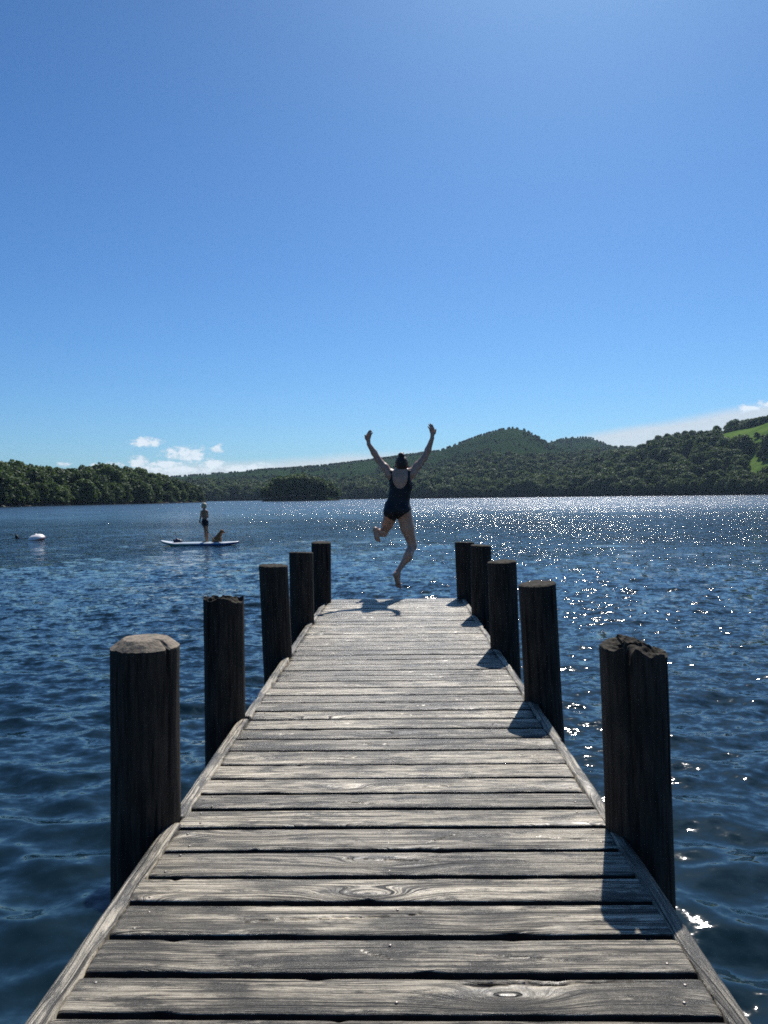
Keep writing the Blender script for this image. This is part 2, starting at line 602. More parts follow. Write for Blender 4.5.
def hill_h(az, r):
    """terrain height above water at azimuth / distance"""
    rs = np.interp(az, *RSH)
    out = np.full(np.broadcast(az, r).shape, -3.0)
    x, y = r*np.sin(az), r*np.cos(az)
    nz = fbm(x*0.004, y*0.004, 0.5, 4)
    for (P, rc, k) in ((PF, 2300., 1.0), (PD, 3300., 1.0), (PE, None, 1.0)):
        te = np.interp(az, *P)
        r1 = rs*1.42 if rc is None else rc
        r0 = rs
        hc = te*r1+CAMH-WATER
        tt = (r-r0)/(r1-r0)
        up = np.where(tt < 1, np.sin(np.clip(tt, 0, 1)*math.pi/2)**1.25, np.cos(np.clip((tt-1)*0.55, 0, 1)*math.pi/2))
        hh = hc*up
        hh = hh + nz*hc*0.07*np.clip(tt*2, 0, 1)*np.clip(np.abs(1-tt)*3, 0, 1)
        hh = np.where(tt < 0, (r-rs)*0.15, hh+0.6*np.clip(tt*40, 0, 1))
        out = np.maximum(out, np.maximum(hh, -3.0))
    return out


def proj_py(az, te):
    """approximate picture row of a direction (used only to lay out woodland edges)"""
    d = np.stack([np.sin(az), np.cos(az), te], -1)
    M = np.array(CROT)
    c = d @ M
    return 384+F*c[..., 0]/-c[..., 2], 512-F*c[..., 1]/-c[..., 2]


def build_hills():
    az = np.linspace(R(-46), R(46), 620)
    t1 = np.linspace(0, 1, 150)**1.15
    AZ = np.repeat(az[None, :], 150, 0)
    rs = np.interp(az, *RSH)[None, :]-30
    RR = rs + (3800-rs)*(t1[:, None]**1.6)
    H = hill_h(AZ, RR)
    X, Y = RR*np.sin(AZ), RR*np.cos(AZ)
    V = np.stack([X, Y, H+WATER], -1).reshape(-1, 3)
    f = grid_faces(150, 620)
    me = mesh_np('hills', V, f)
    if me.polygons[30000].normal.z < 0:
        me.flip_normals()
    px, py = proj_py(AZ, (H+WATER-CAMH)/RR)
    rl = np.interp(az, *RSH)[None, :]*1.6
    fld = sstep(706, 722, px)*(RR < rl)*sstep(486, 480, py)
    # pale meadow strips lower down between the woods of the near right hill
    a = me.attributes.new('field', 'FLOAT', 'POINT')
    a.data.foreach_set('value', fld.ravel().astype(np.float32))
    o = link_mesh('hills', me, M_hills)
    tag(o, 'green fells rising beyond the far shore', None, None, 'structure')


def px_az(px):
    return azel(px, 500)[0]


LP = prof([(-120, 455), (-60, 456), (0, 459), (25, 460), (50, 463), (75, 463), (100, 460.5), (125, 461.5), (150, 464), (170, 468), (185, 472), (200, 475), (207, 489), (212, 500)])
# the left peninsula's far end drops to the water at px ~206
LSH = prof([(-120, 505), (0, 505), (100, 503), (150, 502), (206, 500), (230, 500)])[0], np.array([300, 352, 440, 500, 600, 650.])


def left_h(az, r, tree=17.5):
    rs = np.interp(az, *LSH)
    te = np.interp(az, *LP)
    rc = rs+70
    hc = np.maximum(te*rc+CAMH-WATER-tree, 1.2)
    tt = (r-rs)/(rc-rs)
    h = np.where(tt < 1, 0.5+(hc-0.5)*np.sin(np.clip(tt, 0, 1)*math.pi/2), np.maximum(hc*np.cos(np.clip((tt-1)*0.6, 0, 1)*math.pi/2), 0.3))
    h = np.where(tt < 0, (r-rs)*0.2+0.5, h)
    end = sstep(px_az(214), px_az(203), az)
    return h*end-3*(1-end)


def build_left_shore():
    az = np.linspace(R(-44), px_az(216), 300)
    t1 = np.linspace(0, 1, 60)
    rs = np.interp(az, *LSH)[None, :]-8
    RR = rs+t1[:, None]**1.3*260
    AZ = np.repeat(az[None, :], 60, 0)
    H = left_h(AZ, RR)
    H[-1] = -3
    H[0] = -2
    X, Y = RR*np.sin(AZ), RR*np.cos(AZ)
    H = H+0.25*fbm(X*0.2, Y*0.2, 1.0, 3)
    me = mesh_np('shore_land', np.stack([X, Y, H+WATER], -1).reshape(-1, 3), grid_faces(60, 300))
    if me.polygons[5000].normal.z < 0:
        me.flip_normals()
    a = me.attributes.new('field', 'FLOAT', 'POINT')
    a.data.foreach_set('value', np.zeros(60*300, dtype=np.float32))
    tag(link_mesh('shore_land', me, M_hills), 'low wooded headland reaching into the lake on the left', None, None, 'structure')


ISL_AZ0, ISL_AZ1, ISL_R = px_az(261), px_az(341), 610.0


def isl_h(x, y):
    azc = (ISL_AZ0+ISL_AZ1)/2
    cx, cy = (ISL_R+22)*math.sin(azc), (ISL_R+22)*math.cos(azc)
    wx = (ISL_AZ1-ISL_AZ0)/2*ISL_R
    # local axes: across and along the line of sight
    ax, ay = math.cos(azc), -math.sin(azc)
    u = ((x-cx)*ax+(y-cy)*ay)/wx
    v = ((x-cx)*math.sin(azc)+(y-cy)*math.cos(azc))/24.0
    d = 1-np.sqrt(u*u+v*v)
    return np.where(d > 0, 0.4+4.0*np.sqrt(np.clip(d, 0, 1)), d*8)


def build_islet():
    azc = (ISL_AZ0+ISL_AZ1)/2
    cx, cy = (ISL_R+22)*math.sin(azc), (ISL_R+22)*math.cos(azc)
    g = np.linspace(-1, 1, 90)
    GX, GY = np.meshgrid(cx+g*46, cy+g*34, indexing='ij')
    H = isl_h(GX, GY)
    H = np.maximum(H, -2.0)+0.2*fbm(GX*0.3, GY*0.3, 0, 3)
    me = mesh_np('islet_land', np.stack([GX, GY, H+WATER], -1).reshape(-1, 3), grid_faces(90, 90))
    if me.polygons[4000].normal.z < 0:
        me.flip_normals()
    a = me.attributes.new('field', 'FLOAT', 'POINT')
    a.data.foreach_set('value', np.zeros(8100, dtype=np.float32))
    tag(link_mesh('islet_land', me, M_hills), 'low islet under a clump of trees in the lake', None, None, 'structure')


# ------------------------------------------------------------------ trees
def crown_mesh(name, h, w, seed, leaf=0.62, n=2300, shape='round', low=0.10):
    rg = np.random.default_rng(seed)
    lobes = []
    nl = 26 if shape == 'round' else 22
    for k in range(nl):
        f = (k+0.5)/nl
        z = h*(low+0.12+(0.80-low)*f)
        if shape == 'round':
            prof_r = w*0.5*math.sqrt(max(0.05, 1-((f-0.38)/0.72)**2))
            lr = w*rg.uniform(0.15, 0.24)
        elif shape == 'tall':
            prof_r = w*0.5*math.sqrt(max(0.05, 1-((f-0.45)/0.62)**2))
            lr = w*rg.uniform(0.17, 0.26)
        else:
            prof_r = w*0.5*(1-f)*0.95+0.1
            lr = w*rg.uniform(0.12, 0.18)*(1.15-f*0.8)
        a = k*2.399+rg.uniform(-.5, .5)
        rad = max(0, prof_r-lr*0.55)*rg.uniform(0.55, 1.1)
        lobes.append((rad*math.cos(a), rad*math.sin(a), z, lr))
    L = np.array(lobes)
    p = L[:, 3]**2
    idx = rg.choice(nl, n, p=p/p.sum())
    d = rg.normal(size=(n, 3))
    d /= np.linalg.norm(d, axis=1)[:, None]
    d[:, 2] = np.where(d[:, 2] < -0.35, -d[:, 2]*0.6, d[:, 2])
    rr = L[idx, 3]*rg.uniform(0.72, 1.12, n)
    c = L[idx, :3]+d*rr[:, None]*np.array([1, 1, 0.78])
    nrm = d*0.7+rg.normal(size=(n, 3))*0.55
    nrm[:, 2] += 0.25
    nrm /= np.linalg.norm(nrm, axis=1)[:, None]
    up = rg.normal(size=(n, 3))
    t1 = np.cross(nrm, up)
    t1 /= np.linalg.norm(t1, axis=1)[:, None]
    t2 = np.cross(nrm, t1)
    s = leaf*rg.uniform(0.55, 1.25, n)[:, None]
    # a ragged five-cornered clump face, cupped a little
    ang = np.array([0, 1.2, 2.6, 3.7, 5.1])
    rad5 = rg.uniform(0.6, 1.15, (n, 5))
    V = []
    for k in range(5):
        a = ang[k]
        V.append(c+s*rad5[:, k:k+1]*(math.cos(a)*t1+math.sin(a)*t2)-nrm*s*rg.uniform(0, 0.3, (n, 1)))
    V = np.stack(V, 1).reshape(-1, 3)
    fi = np.arange(n*5).reshape(n, 5)
    me = mesh_np(name, V, fi, smooth=False)
    return me, L


def tube_np(pts, rads, seg=8):
    pts = np.array(pts, dtype=float)
    V = []
    n = len(pts)
    for i in range(n):
        d = pts[min(i+1, n-1)]-pts[max(i-1, 0)]
        d /= max(np.linalg.norm(d), 1e-9)
        ref = np.array([0, 0, 1.]) if abs(d[2]) < 0.9 else np.array([1., 0, 0])
        a = np.cross(d, ref)
        a /= np.linalg.norm(a)
        b = np.cross(d, a)
        for k in range(seg):
            th = 2*math.pi*k/seg
            V.append(pts[i]+rads[i]*(math.cos(th)*a+math.sin(th)*b))
    f = grid_faces(n, seg, wrap=True)
    caps = [[0, k+1, k] for k in range(1, seg-1)] + [[(n-1)*seg, (n-1)*seg+k, (n-1)*seg+k+1] for k in range(1, seg-1)]
    return np.array(V), f, np.array(caps)


def join_parts(parts):
    Vs, Q, T = [], [], []
    off = 0
    for (v, q, tr) in parts:
        Vs.append(v)
        if len(q):
            Q.append(np.asarray(q)+off)
        if len(tr):
            T.append(np.asarray(tr)+off)
        off += len(v)
    fs = []
    if Q:
        fs.append(np.concatenate(Q))
    if T:
        fs.append(np.concatenate(T))
    return np.concatenate(Vs), fs


def trunk_mesh(name, h, w, L, seed):
    rg = random.Random(seed)
    parts = [tube_np([(0, 0, -1.0), (0.05, 0, h*0.1), (0.15, 0.1, h*0.3), (0, 0.1, h*0.55), (0.1, 0, h*0.82)],
                     [w*0.045, w*0.034, w*0.028, w*0.018, w*0.006])]
    for k in range(7):
        x, y, z, lr = L[rg.randrange(len(L))]
        z0 = max(h*0.12, z-math.hypot(x, y)*0.7)
        parts.append(tube_np([(0.05, 0.05, z0), (x*0.5, y*0.5, (z0+z)/2+0.3), (x, y, z)], [w*0.014, w*0.010, w*0.004], 6))
    v, fs = join_parts(parts)
    return mesh_np(name, v, fs)


ORD = ('first second third fourth fifth sixth seventh eighth ninth tenth eleventh twelfth thirteenth fourteenth fifteenth sixteenth '
       'seventeenth eighteenth nineteenth twentieth twenty-first twenty-second twenty-third twenty-fourth twenty-fifth twenty-sixth '
       'twenty-seventh twenty-eighth twenty-ninth thirtieth').split()
PROTO = []
for k, (h, w, shp, lf, n, low) in enumerate([(14, 13, 'round', 0.62, 2600, 0.02), (15, 11, 'tall', 0.60, 2400, 0.02),
                                             (12.5, 12, 'round', 0.60, 2400, 0.04), (16, 7.5, 'cone', 0.5, 2000, 0.02),
                                             (13.5, 14, 'round', 0.66, 2500, 0.05)]):
    cm, L = crown_mesh('crown', h, w, 100+k, lf, n, shp, low)
    tm = trunk_mesh('trunk', h, w, L, k)
    cm.materials.append(M_leaf[[0, 1, 2, 3, 0][k]])
    tm.materials.append(M_bark)
    PROTO.append((cm, tm, h))

CROWN_OBJS = {}
NAMES = ['oak_tree', 'alder_tree', 'ash_tree', 'pine_tree', 'oak_tree']


def add_tree(loc, k, s, sz=1.0, label='', group='', name='broadleaf_tree'):
    cm, tm, h = PROTO[k]
    root = empty('pine_tree' if k == 3 else name, loc, random.uniform(0, 6.28))
    c = bpy.data.objects.new('crown', cm)
    COL.objects.link(c)
    c.parent = root
    q = bpy.data.objects.new('trunk', tm)
    COL.objects.link(q)
    q.parent = root
    root.scale = (s, s, s*sz)
    tag(root, label, 'tree', group)
    CROWN_OBJS.setdefault(k, c)
    return root


def plant_left():
    rg = random.Random(4)
    n = 0
    for row, (dr, cnt) in enumerate([(1.5, 30), (18, 18), (36, 16), (56, 15), (74, 14)]):
        for i in range(cnt):
            px = -45+(i+rg.uniform(0.1, 0.9))*(247.0/cnt)
            az = px_az(px)
            rs = float(np.interp(az, *LSH))
            r = rs+dr+rg.uniform(-4, 4)
            z = float(left_h(np.array(az), np.array(r)))+WATER-0.3
            k = rg.choice([0, 0, 1, 1, 2, 4, 4])
            hh = PROTO[k][2]
            want = 14.0*rg.uniform(0.88, 1.08)
            if row == 0:
                want = rg.uniform(8, 13.5)
            want *= 1-0.42*min(1, max(0, (px-150)/52))
            s = want/hh
            if row == 0:
                lab, gr = ORD[i]+' broadleaf tree from the left in the waterside row of the left headland', 'trees at the water edge of the left headland'
            else:
                lab, gr = 'rounded dark green tree in the wood on the left headland', 'trees of the wood on the left headland'
            add_tree((r*math.sin(az), r*math.cos(az), z), k, s, rg.uniform(0.95, 1.08), lab, gr)
            n += 1


def plant_islet():
    rg = random.Random(8)
    azc = (ISL_AZ0+ISL_AZ1)/2
    cx, cy = (ISL_R+22)*math.sin(azc), (ISL_R+22)*math.cos(azc)
    ax, ay = math.cos(azc), -math.sin(azc)
    for i in range(17):
        u = -0.92+1.84*(i+0.5)/17
        v = rg.uniform(-0.75, 0.4)*math.sqrt(1-u*u)
        x = cx+ax*u*32+math.sin(azc)*v*20
        y = cy+ay*u*32+math.cos(azc)*v*20
        z = float(isl_h(np.array(x), np.array(y)))+WATER-0.4
        px = 300+u*40
        top = np.interp(px, [260, 268, 280, 300, 318, 330, 342], [490, 483, 476.5, 474.5, 478, 484, 492])
        want = (498.6-top)/F*ISL_R+1.7-(z-WATER)
        k = rg.choice([0, 1, 2, 4])
        s = max(want, 5)/PROTO[k][2]*rg.uniform(0.93, 1.03)
        add_tree((x, y, z), k, s*1.02, 1.0, 'bushy dark tree in the clump on the small islet', 'trees on the small islet')


def on_hill(az, r):
    return float(hill_h(np.array(az), np.array(r)))+WATER


def plant_skyline():
    rg = random.Random(21)
    # separate crowns seen against the sky on the right-hand hill
    spots = [(640, 11), (650, 12), (659, 13), (668, 12), (677, 12), (686, 13), (693, 13), (701, 12), (707, 11)]
    for j, (px, h) in enumerate(spots):
        az = px_az(px)
        r = float(np.interp(az, *RSH))*1.40
        k = rg.choice([0, 2, 4])
        add_tree((r*math.sin(az), r*math.cos(az), on_hill(az, r)-0.5), k, h/PROTO[k][2], 1.0,
                 ORD[j]+' round crown from the left in the skyline row of the right-hand wooded hill', 'trees along the skyline of the right-hand hill')
    az = px_az(717)
    r = float(np.interp(az, *RSH))*1.40
    add_tree((r*math.sin(az), r*math.cos(az), on_hill(az, r)-0.3), 2, 0.95, 1.15,
             'lone round tree standing apart where the skyline wood meets the green field', None)
    for j, (px, h) in enumerate([(727, 6), (731, 7), (736, 7)]):
        az = px_az(px)
        r = float(np.interp(az, *RSH))*1.40
        add_tree((r*math.sin(az), r*math.cos(az), on_hill(az, r)-0.5), 4, h/13.5, 1.0,
                 ['leftmost', 'middle', 'rightmost'][j]+' of three low hedge trees left of the hilltop copse', 'low trees beside the hilltop copse')
    for j, (px, h) in enumerate([(743, 8), (747, 10), (751, 11.5), (755, 12), (759, 11.5), (763, 10.5), (767, 9), (771, 8)]):
        az = px_az(px)
        r = float(np.interp(az, *RSH))*1.40-rg.uniform(0, 12)
        k = rg.choice([0, 4])
        add_tree((r*math.sin(az), r*math.cos(az), on_hill(az, r)-0.5), k, h/PROTO[k][2], 0.9,
                 ORD[j]+' dark tree from the left in the rounded copse topping the green field', 'trees of the hilltop copse')
    # single trees in the meadow
    for j, (px, py) in enumerate(sorted([(757, 438), (763, 440), (741, 449), (748, 447), (752, 446), (736, 450), (744.5, 452), (753, 452), (758, 449), (760, 458), (764, 462), (746, 462)])):
        az = px_az(px)
        rs = float(np.interp(az, *RSH))
        want = azel(px, py)[1]
        rr = np.linspace(rs*1.02, rs*1.41, 200)
        hh = hill_h(np.full(200, az), rr)
        i = int(np.argmin(np.abs((hh+WATER-CAMH)/rr-want)))
        r = rr[i]
        k = rg.choice([0, 2, 4])
        add_tree((r*math.sin(az), r*math.cos(az), on_hill(az, r)-0.4), k, rg.uniform(5, 8)/PROTO[k][2], 1.0,
                 ORD[j]+' field tree from the left in the green meadow on the right-hand slope', 'trees scattered in the meadow of the right-hand slope')


def plant_far_shore():
    rg = random.Random(31)
    n = 104
    for i in range(n):
        px = 343+(i+rg.uniform(0.15, 0.85))*(440.0/n)
        az = px_az(px)
        rs = float(np.interp(az, *RSH))
        r = rs+rg.uniform(4, 12)
        k = rg.choice([0, 1, 2, 4, 4])
        add_tree((r*math.sin(az), r*math.cos(az), on_hill(az, r)-0.6), k, rg.uniform(9, 16)/PROTO[k][2], 1.0,
                 'lakeside tree in the row along the far shore below the hills', 'trees lining the far shore')


def build_forest():
    rg = np.random.default_rng(77)
    P, S, K = [], [], []
    n = 60000
    az = rg.uniform(px_az(130), px_az(810), n)
    rs = np.interp(az, *RSH)
    r = rs+10+(rg.random(n)**1.0)*(2350-rs)
    h = hill_h(az, r)
    px, py = proj_py(az, (h+WATER-CAMH)/r)
    x, y = r*np.sin(az), r*np.cos(az)
    pn = fbm(x*0.006, y*0.006, 9.0, 3)
    onE = (px > 590) & (r < rs*1.5)
    edge = np.interp(px, [130, 250, 340, 400, 450, 500, 560, 620, 800], [484, 483, 476, 470, 464, 458, 456, 452, 400]) + pn*7
    dens = np.where(py > edge, 1.0, 0.004+0.30*(pn > 0.55))
    # the near right-hand hill: wood, then clearings beyond px 712
    clear = ((px > 718) & (py < 452)) | ((px > 742) & (py > 456) & (py < 484)) | ((px > 736) & (px < 745) & (py > 446) & (py < 451)) \
        | ((px > 700) & (px < 738) & (np.abs(py-474-(px-700)*-0.02) < 1.6)) | ((px > 757) & (py < 452))
    dE = np.where(clear, 0.0, 1.0)
    dens = np.where(onE, dE, dens)
    # keep an even spacing of about 8.5 m
    keep = rg.random(n) < dens
    idx = np.where(keep)[0]
    cell = {}
    pick = []
    cs = 12.0
    for i in idx:
        far = r[i] > 1500
        q = cs*(1.25 if far else 1.0)
        key = (int(x[i]//q), int(y[i]//q), far)
        if key in cell:
            continue
        cell[key] = 1
        pick.append(i)
    pick = np.array(pick)
    co = np.stack([x[pick], y[pick], h[pick]+WATER-0.8], -1).astype(np.float32)
    m = len(pick)
    kind = rg.choice([0, 1, 2, 4, 3], m, p=[.28, .22, .2, .22, .08]).astype(np.int32)
    scl = rg.uniform(0.7, 1.6, m).astype(np.float32)
    scl = np.where(pn[pick] > 0.35, scl*0.9, scl)
    scl = np.where((py[pick] < edge[pick]+7) & ~onE[pick], np.minimum(scl, 0.8)*0.55, scl).astype(np.float32)
    scl = np.where(onE[pick] & (r[pick] > rs[pick]*1.26), np.minimum(scl*0.6, 0.62), scl).astype(np.float32)
    me = bpy.data.meshes.new('forest')
    me.vertices.add(m)
    me.vertices.foreach_set('co', co.ravel())
    a = me.attributes.new('kind_id', 'INT', 'POINT')
    a.data.foreach_set('value', kind)
    a = me.attributes.new('size', 'FLOAT', 'POINT')
    a.data.foreach_set('value', scl)
    a = me.attributes.new('turn', 'FLOAT', 'POINT')
    a.data.foreach_set('value', rg.uniform(0, 6.28, m).astype(np.float32))
    me.update()
    o = bpy.data.objects.new('forest', me)
    COL.objects.link(o)
    tag(o, 'dense dark green woodland covering the slopes beyond the lake', 'woodland', None, 'stuff')
    ng = bpy.data.node_groups.new('plant woodland', 'GeometryNodeTree')
    ng.interface.new_socket('Geometry', in_out='INPUT', socket_type='NodeSocketGeometry')
    ng.interface.new_socket('Geometry', in_out='OUTPUT', socket_type='NodeSocketGeometry')
    gi = ng.nodes.new('NodeGroupInput')
    go = ng.nodes.new('NodeGroupOutput')
    jn = ng.nodes.new('GeometryNodeJoinGeometry')

    def attr(nm, typ):
        q = ng.nodes.new('GeometryNodeInputNamedAttribute')
        q.data_type = typ
        q.inputs['Name'].default_value = nm
        return q.outputs['Attribute']
    kid, size, turn = attr('kind_id', 'INT'), attr('size', 'FLOAT'), attr('turn', 'FLOAT')
    rot = ng.nodes.new('ShaderNodeCombineXYZ')
    ng.links.new(turn, rot.inputs[2])
    for k in (0, 1, 2, 3, 4):
        if k not in CROWN_OBJS:
            continue
        oi = ng.nodes.new('GeometryNodeObjectInfo')
        oi.transform_space = 'ORIGINAL'
        oi.inputs['Object'].default_value = CROWN_OBJS[k]
        oi.inputs['As Instance'].default_value = True
        cp = ng.nodes.new('FunctionNodeCompare')
        cp.data_type = 'INT'
        cp.operation = 'EQUAL'
        ng.links.new(kid, cp.inputs['A'] if 'A' in cp.inputs else cp.inputs[2])
        ints = [s for s in cp.inputs if s.type == 'INT']
        ng.links.new(kid, ints[0])
        ints[1].default_value = k
        ip = ng.nodes.new('GeometryNodeInstanceOnPoints')
        ng.links.new(gi.outputs[0], ip.inputs['Points'])
        ng.links.new(cp.outputs['Result'], ip.inputs['Selection'])
        ng.links.new(oi.outputs['Geometry'], ip.inputs['Instance'])
        ng.links.new(rot.outputs[0], ip.inputs['Rotation'])
        ng.links.new(size, ip.inputs['Scale'])
        ng.links.new(ip.outputs[0], jn.inputs[0])
    ng.links.new(jn.outputs[0], go.inputs[0])
    md = o.modifiers.new('woodland', 'NODES')
    md.node_group = ng
    print('forest trees', m)


# ------------------------------------------------------------------ haze
def build_haze():
    s = 4000.0
    z0, z1 = WATER-5.0, 235.0
    V = [(-s, -s, z0), (s, -s, z0), (s, s, z0), (-s, s, z0), (-s, -s, z1), (s, -s, z1), (s, s, z1), (-s, s, z1)]
    f = [(0, 3, 2, 1), (4, 5, 6, 7), (0, 1, 5, 4), (1, 2, 6, 5), (2, 3, 7, 6), (3, 0, 4, 7)]
    me = mesh_np('haze', V, np.array(f), smooth=False)
    m, t, out = material('thin air haze')
    v = t.n('ShaderNodeVolumePrincipled')
    v.inputs['Color'].default_value = (0.55, 0.76, 1.0, 1)
    v.inputs['Density'].default_value = HAZE
    v.inputs['Anisotropy'].default_value = 0.3
    t.t.links.new(v.outputs[0], out.inputs['Volume'])
    o = link_mesh('haze', me, m)
    tag(o, 'faint blue summer haze over the lake and hills', None, None, 'stuff')


HAZE = 0.00005

# ------------------------------------------------------------------ jetty
H = CAMH
jetty = empty('jetty', (0, 4.5, 0))
tag(jetty, 'weathered grey timber jetty with round mooring posts running out over the lake', 'jetty')
JO = Vector((0, 4.5, 0))


def board_mesh(name, L0, L1, wid, thick, res, seed, cracks=(), skew=0.0):
    """plank along X centred on the origin in Y; top at z=0"""
    rg = np.random.default_rng(seed)
    nx = max(8, int((L1-L0)/res))
    ny = max(7, int(wid/min(res, 0.014)))
    xs = np.linspace(L0, L1, nx)
    v = np.linspace(-1, 1, ny)
    XX, VV = np.meshgrid(xs, v, indexing='ij')
    wl = wid/2*(1+0.0*xs) - 0.0018*np.abs(fbm(xs*9, seed*1.3, 0, 4)) - 0.0030*np.clip(fbm(xs*3, seed*2.1, 5, 3)-0.35, 0, 1)
    wr = wid/2*(1+0.0*xs) - 0.0018*np.abs(fbm(xs*9, seed*1.9+50, 0, 4)) - 0.0030*np.clip(fbm(xs*3, seed*3.1, 9, 3)-0.35, 0, 1)
    # chips out of the edges
    for q in range(rg.integers(0, 4)):
        xc = rg.uniform(L0, L1)
        wdt = rg.uniform(0.01, 0.05)
        dd = rg.uniform(0.004, 0.012)
        if rg.random() < 0.5:
            wl = wl-dd*np.exp(-((xs-xc)/wdt)**2)
        else:
            wr = wr-dd*np.exp(-((xs-xc)/wdt)**2)
    YY = np.where(VV < 0, VV*wl[:, None], VV*wr[:, None])
    edge = np.minimum(np.abs(-1-VV), np.abs(1-VV))*wid/2
    Z = -0.004*np.exp(-(edge/0.004)**2) - 0.0016*(VV**2)
    ends = np.minimum(XX-L0, L1-XX)
    Z -= 0.003*np.exp(-(ends/0.006)**2)
    Z += 0.0008*fbm(XX*6, YY*60, seed*0.7, 3)
    Z += 0.0016*fbm(XX*1.2, YY*5, seed*0.37, 2)
    for (x0, y0, x1, y1, w, dep) in cracks:
        tt = np.clip((XX-x0)/(x1-x0), 0, 1)
        yc = y0+(y1-y0)*tt+0.004*vnoise(XX*14, seed*1.1, 2)+0.002*vnoise(XX*60, seed*1.1, 3)
        ww = w*(0.25+0.75*np.sin(tt*math.pi)**0.6)*(0.7+0.5*vnoise(XX*20, 3.3, seed*1.0))
        inside = (XX > x0) & (XX < x1)
        Z -= np.where(inside, dep*np.exp(-((YY-yc)/np.maximum(ww, 0.0012))**2), 0)
    YY = YY+skew*(XX-(L0+L1)/2)
    top = np.stack([XX, YY, Z], -1).reshape(-1, 3)
    # skirt
    loop = [i*ny for i in range(nx)] + [(nx-1)*ny+j for j in range(1, ny)] + [i*ny+ny-1 for i in range(nx-2, -1, -1)] + [j for j in range(ny-2, 0, -1)]
    loop = np.array(loop)
    bot = top[loop].copy()
    bot[:, 2] = -thick
    m = len(loop)
    base = len(top)
    q = np.arange(m)
    q2 = (q+1) % m
    skirt = np.stack([loop[q], base+q, base+q2, loop[q2]], -1)
    f = grid_faces(nx, ny)
    V = np.concatenate([top, bot])
    me = mesh_np(name, V, [f, skirt[:, ::-1], (base+np.arange(m))[None, ::-1]])
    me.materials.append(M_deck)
    me.materials.append(M_gap_shade)
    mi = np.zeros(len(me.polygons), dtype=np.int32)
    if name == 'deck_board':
        mi[len(f):] = 1  # sides and underside take the colour with painted gap shade
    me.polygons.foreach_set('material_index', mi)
    if me.polygons[10].normal.z < 0:
        me.flip_normals()
    return me


def nail_mesh():
    parts = []
    pts = [(0, 0, -0.004), (0, 0, 0.0008), (0, 0, 0.0016)]
    v, f, c = tube_np(pts, [0.0042, 0.0042, 0.0028], 12)
    vv, fs = join_parts([(v, f, c)])
    return mesh_np('nail', vv, fs)


def build_jetty():
    gaps = [1.469, 1.597, 1.738, 1.885, 2.016, 2.166, 2.320, 2.461, 2.594, 2.732, 2.875, 3.034, 3.184, 3.322, 3.472]
    rg = random.Random(3)
    g = gaps[-1]
    while g < 7.45:
        g += rg.uniform(0.132, 0.158)
        gaps.append(g)
    gaps[-1] = 7.60
    g = gaps[0]
    while g > -0.7:
        g -= rg.uniform(0.125, 0.15)
        gaps.insert(0, g)
    gaps = [q*H for q in gaps]
    nm = nail_mesh()
    nm.materials.append(M_steel)
    i14 = min(range(len(gaps)), key=lambda i: abs(gaps[i]-1.469*H))
    for i in range(len(gaps)-1):
        y0, y1 = gaps[i], gaps[i+1]
        d = (y0+y1)/2
        gap = 0.024 if d < 3.2 else (0.016 if d < 4.6 else 0.012)
        gap *= rg.uniform(0.8, 1.15)
        wid = y1-y0-gap
        xl = -0.855+rg.uniform(-0.012, 0.008)
        xr = 0.776+rg.uniform(-0.008, 0.012)
        cracks = []
        j = i-i14
        if j == 2:
            cracks = [(-0.47, -0.012, 0.06, 0.026, 0.005, 0.020)]
        elif j == 1:
            cracks = [(-0.12, 0.02, -0.02, -0.02, 0.004, 0.008), (0.20, 0.0, 0.44, -0.028, 0.003, 0.010)]
        elif j == 0:
            cracks = [(0.14, 0.045, 0.60, 0.060, 0.010, 0.024)]
        elif j == -1:
            cracks = [(-0.55, 0.03, -0.1, 0.05, 0.003, 0.01)]
        elif rg.random() < 0.85:
            x0 = rg.uniform(-0.75, 0.4)
            cracks = [(x0, rg.uniform(-.05, .05), x0+rg.uniform(0.1, 0.4), rg.uniform(-.05, .05), rg.uniform(0.0028, 0.0048), 0.014)]
            if rg.random() < 0.4:
                x0 = rg.uniform(0.3, 0.6)
                cracks.append((x0, rg.uniform(-.05, .05), 0.79, rg.uniform(-.05, .05), 0.003, 0.012))
        res = 0.006 if 1.0 < d < 3.6 else (0.012 if d < 5 else 0.025)
        me = board_mesh('deck_board', xl, xr, wid, 0.042, res, i+1, cracks, -0.006+rg.uniform(-0.004, 0.003))
        o = link_mesh('deck_board', me, M_deck, jetty)
        o.location = Vector((0, d, rg.uniform(-0.0025, 0.0)))-JO
        o.rotation_euler = (rg.uniform(-0.006, 0.006), rg.uniform(-0.0015, 0.0015), 0)
        if 1.4 < d < 4.6:
            for xx in (-0.785, -0.03, 0.71):
                for sgn in (-1, 1):
                    if rg.random() < (0.65 if abs(xx) < 0.1 else 0.25):
                        continue
                    n = bpy.data.objects.new('nail', nm)
                    COL.objects.link(n)
                    n.parent = o
                    n.location = (xx+rg.uniform(-0.02, 0.02), sgn*wid*0.30+rg.uniform(-.012, .012), 0.0006)
    # joists and side beams under the boards
    for x in (-0.79, -0.03, 0.715):
        v, f, c = box_np((x-0.035, -0.9, -0.20), (x+0.035, 9.48, -0.044))
        me = mesh_np('joist', v-np.array([0, 4.5, 0]), f, smooth=False)
        link_mesh('joist', me, M_post, jetty)


def box_np(a, b):
    x0, y0, z0 = a
    x1, y1, z1 = b
    V = np.array([(x0, y0, z0), (x1, y0, z0), (x1, y1, z0), (x0, y1, z0), (x0, y0, z1), (x1, y0, z1), (x1, y1, z1), (x0, y1, z1)], dtype=float)
    f = np.array([(0, 3, 2, 1), (4, 5, 6, 7), (0, 1, 5, 4), (1, 2, 6, 5), (2, 3, 7, 6), (3, 0, 4, 7)])
    return V, f, []


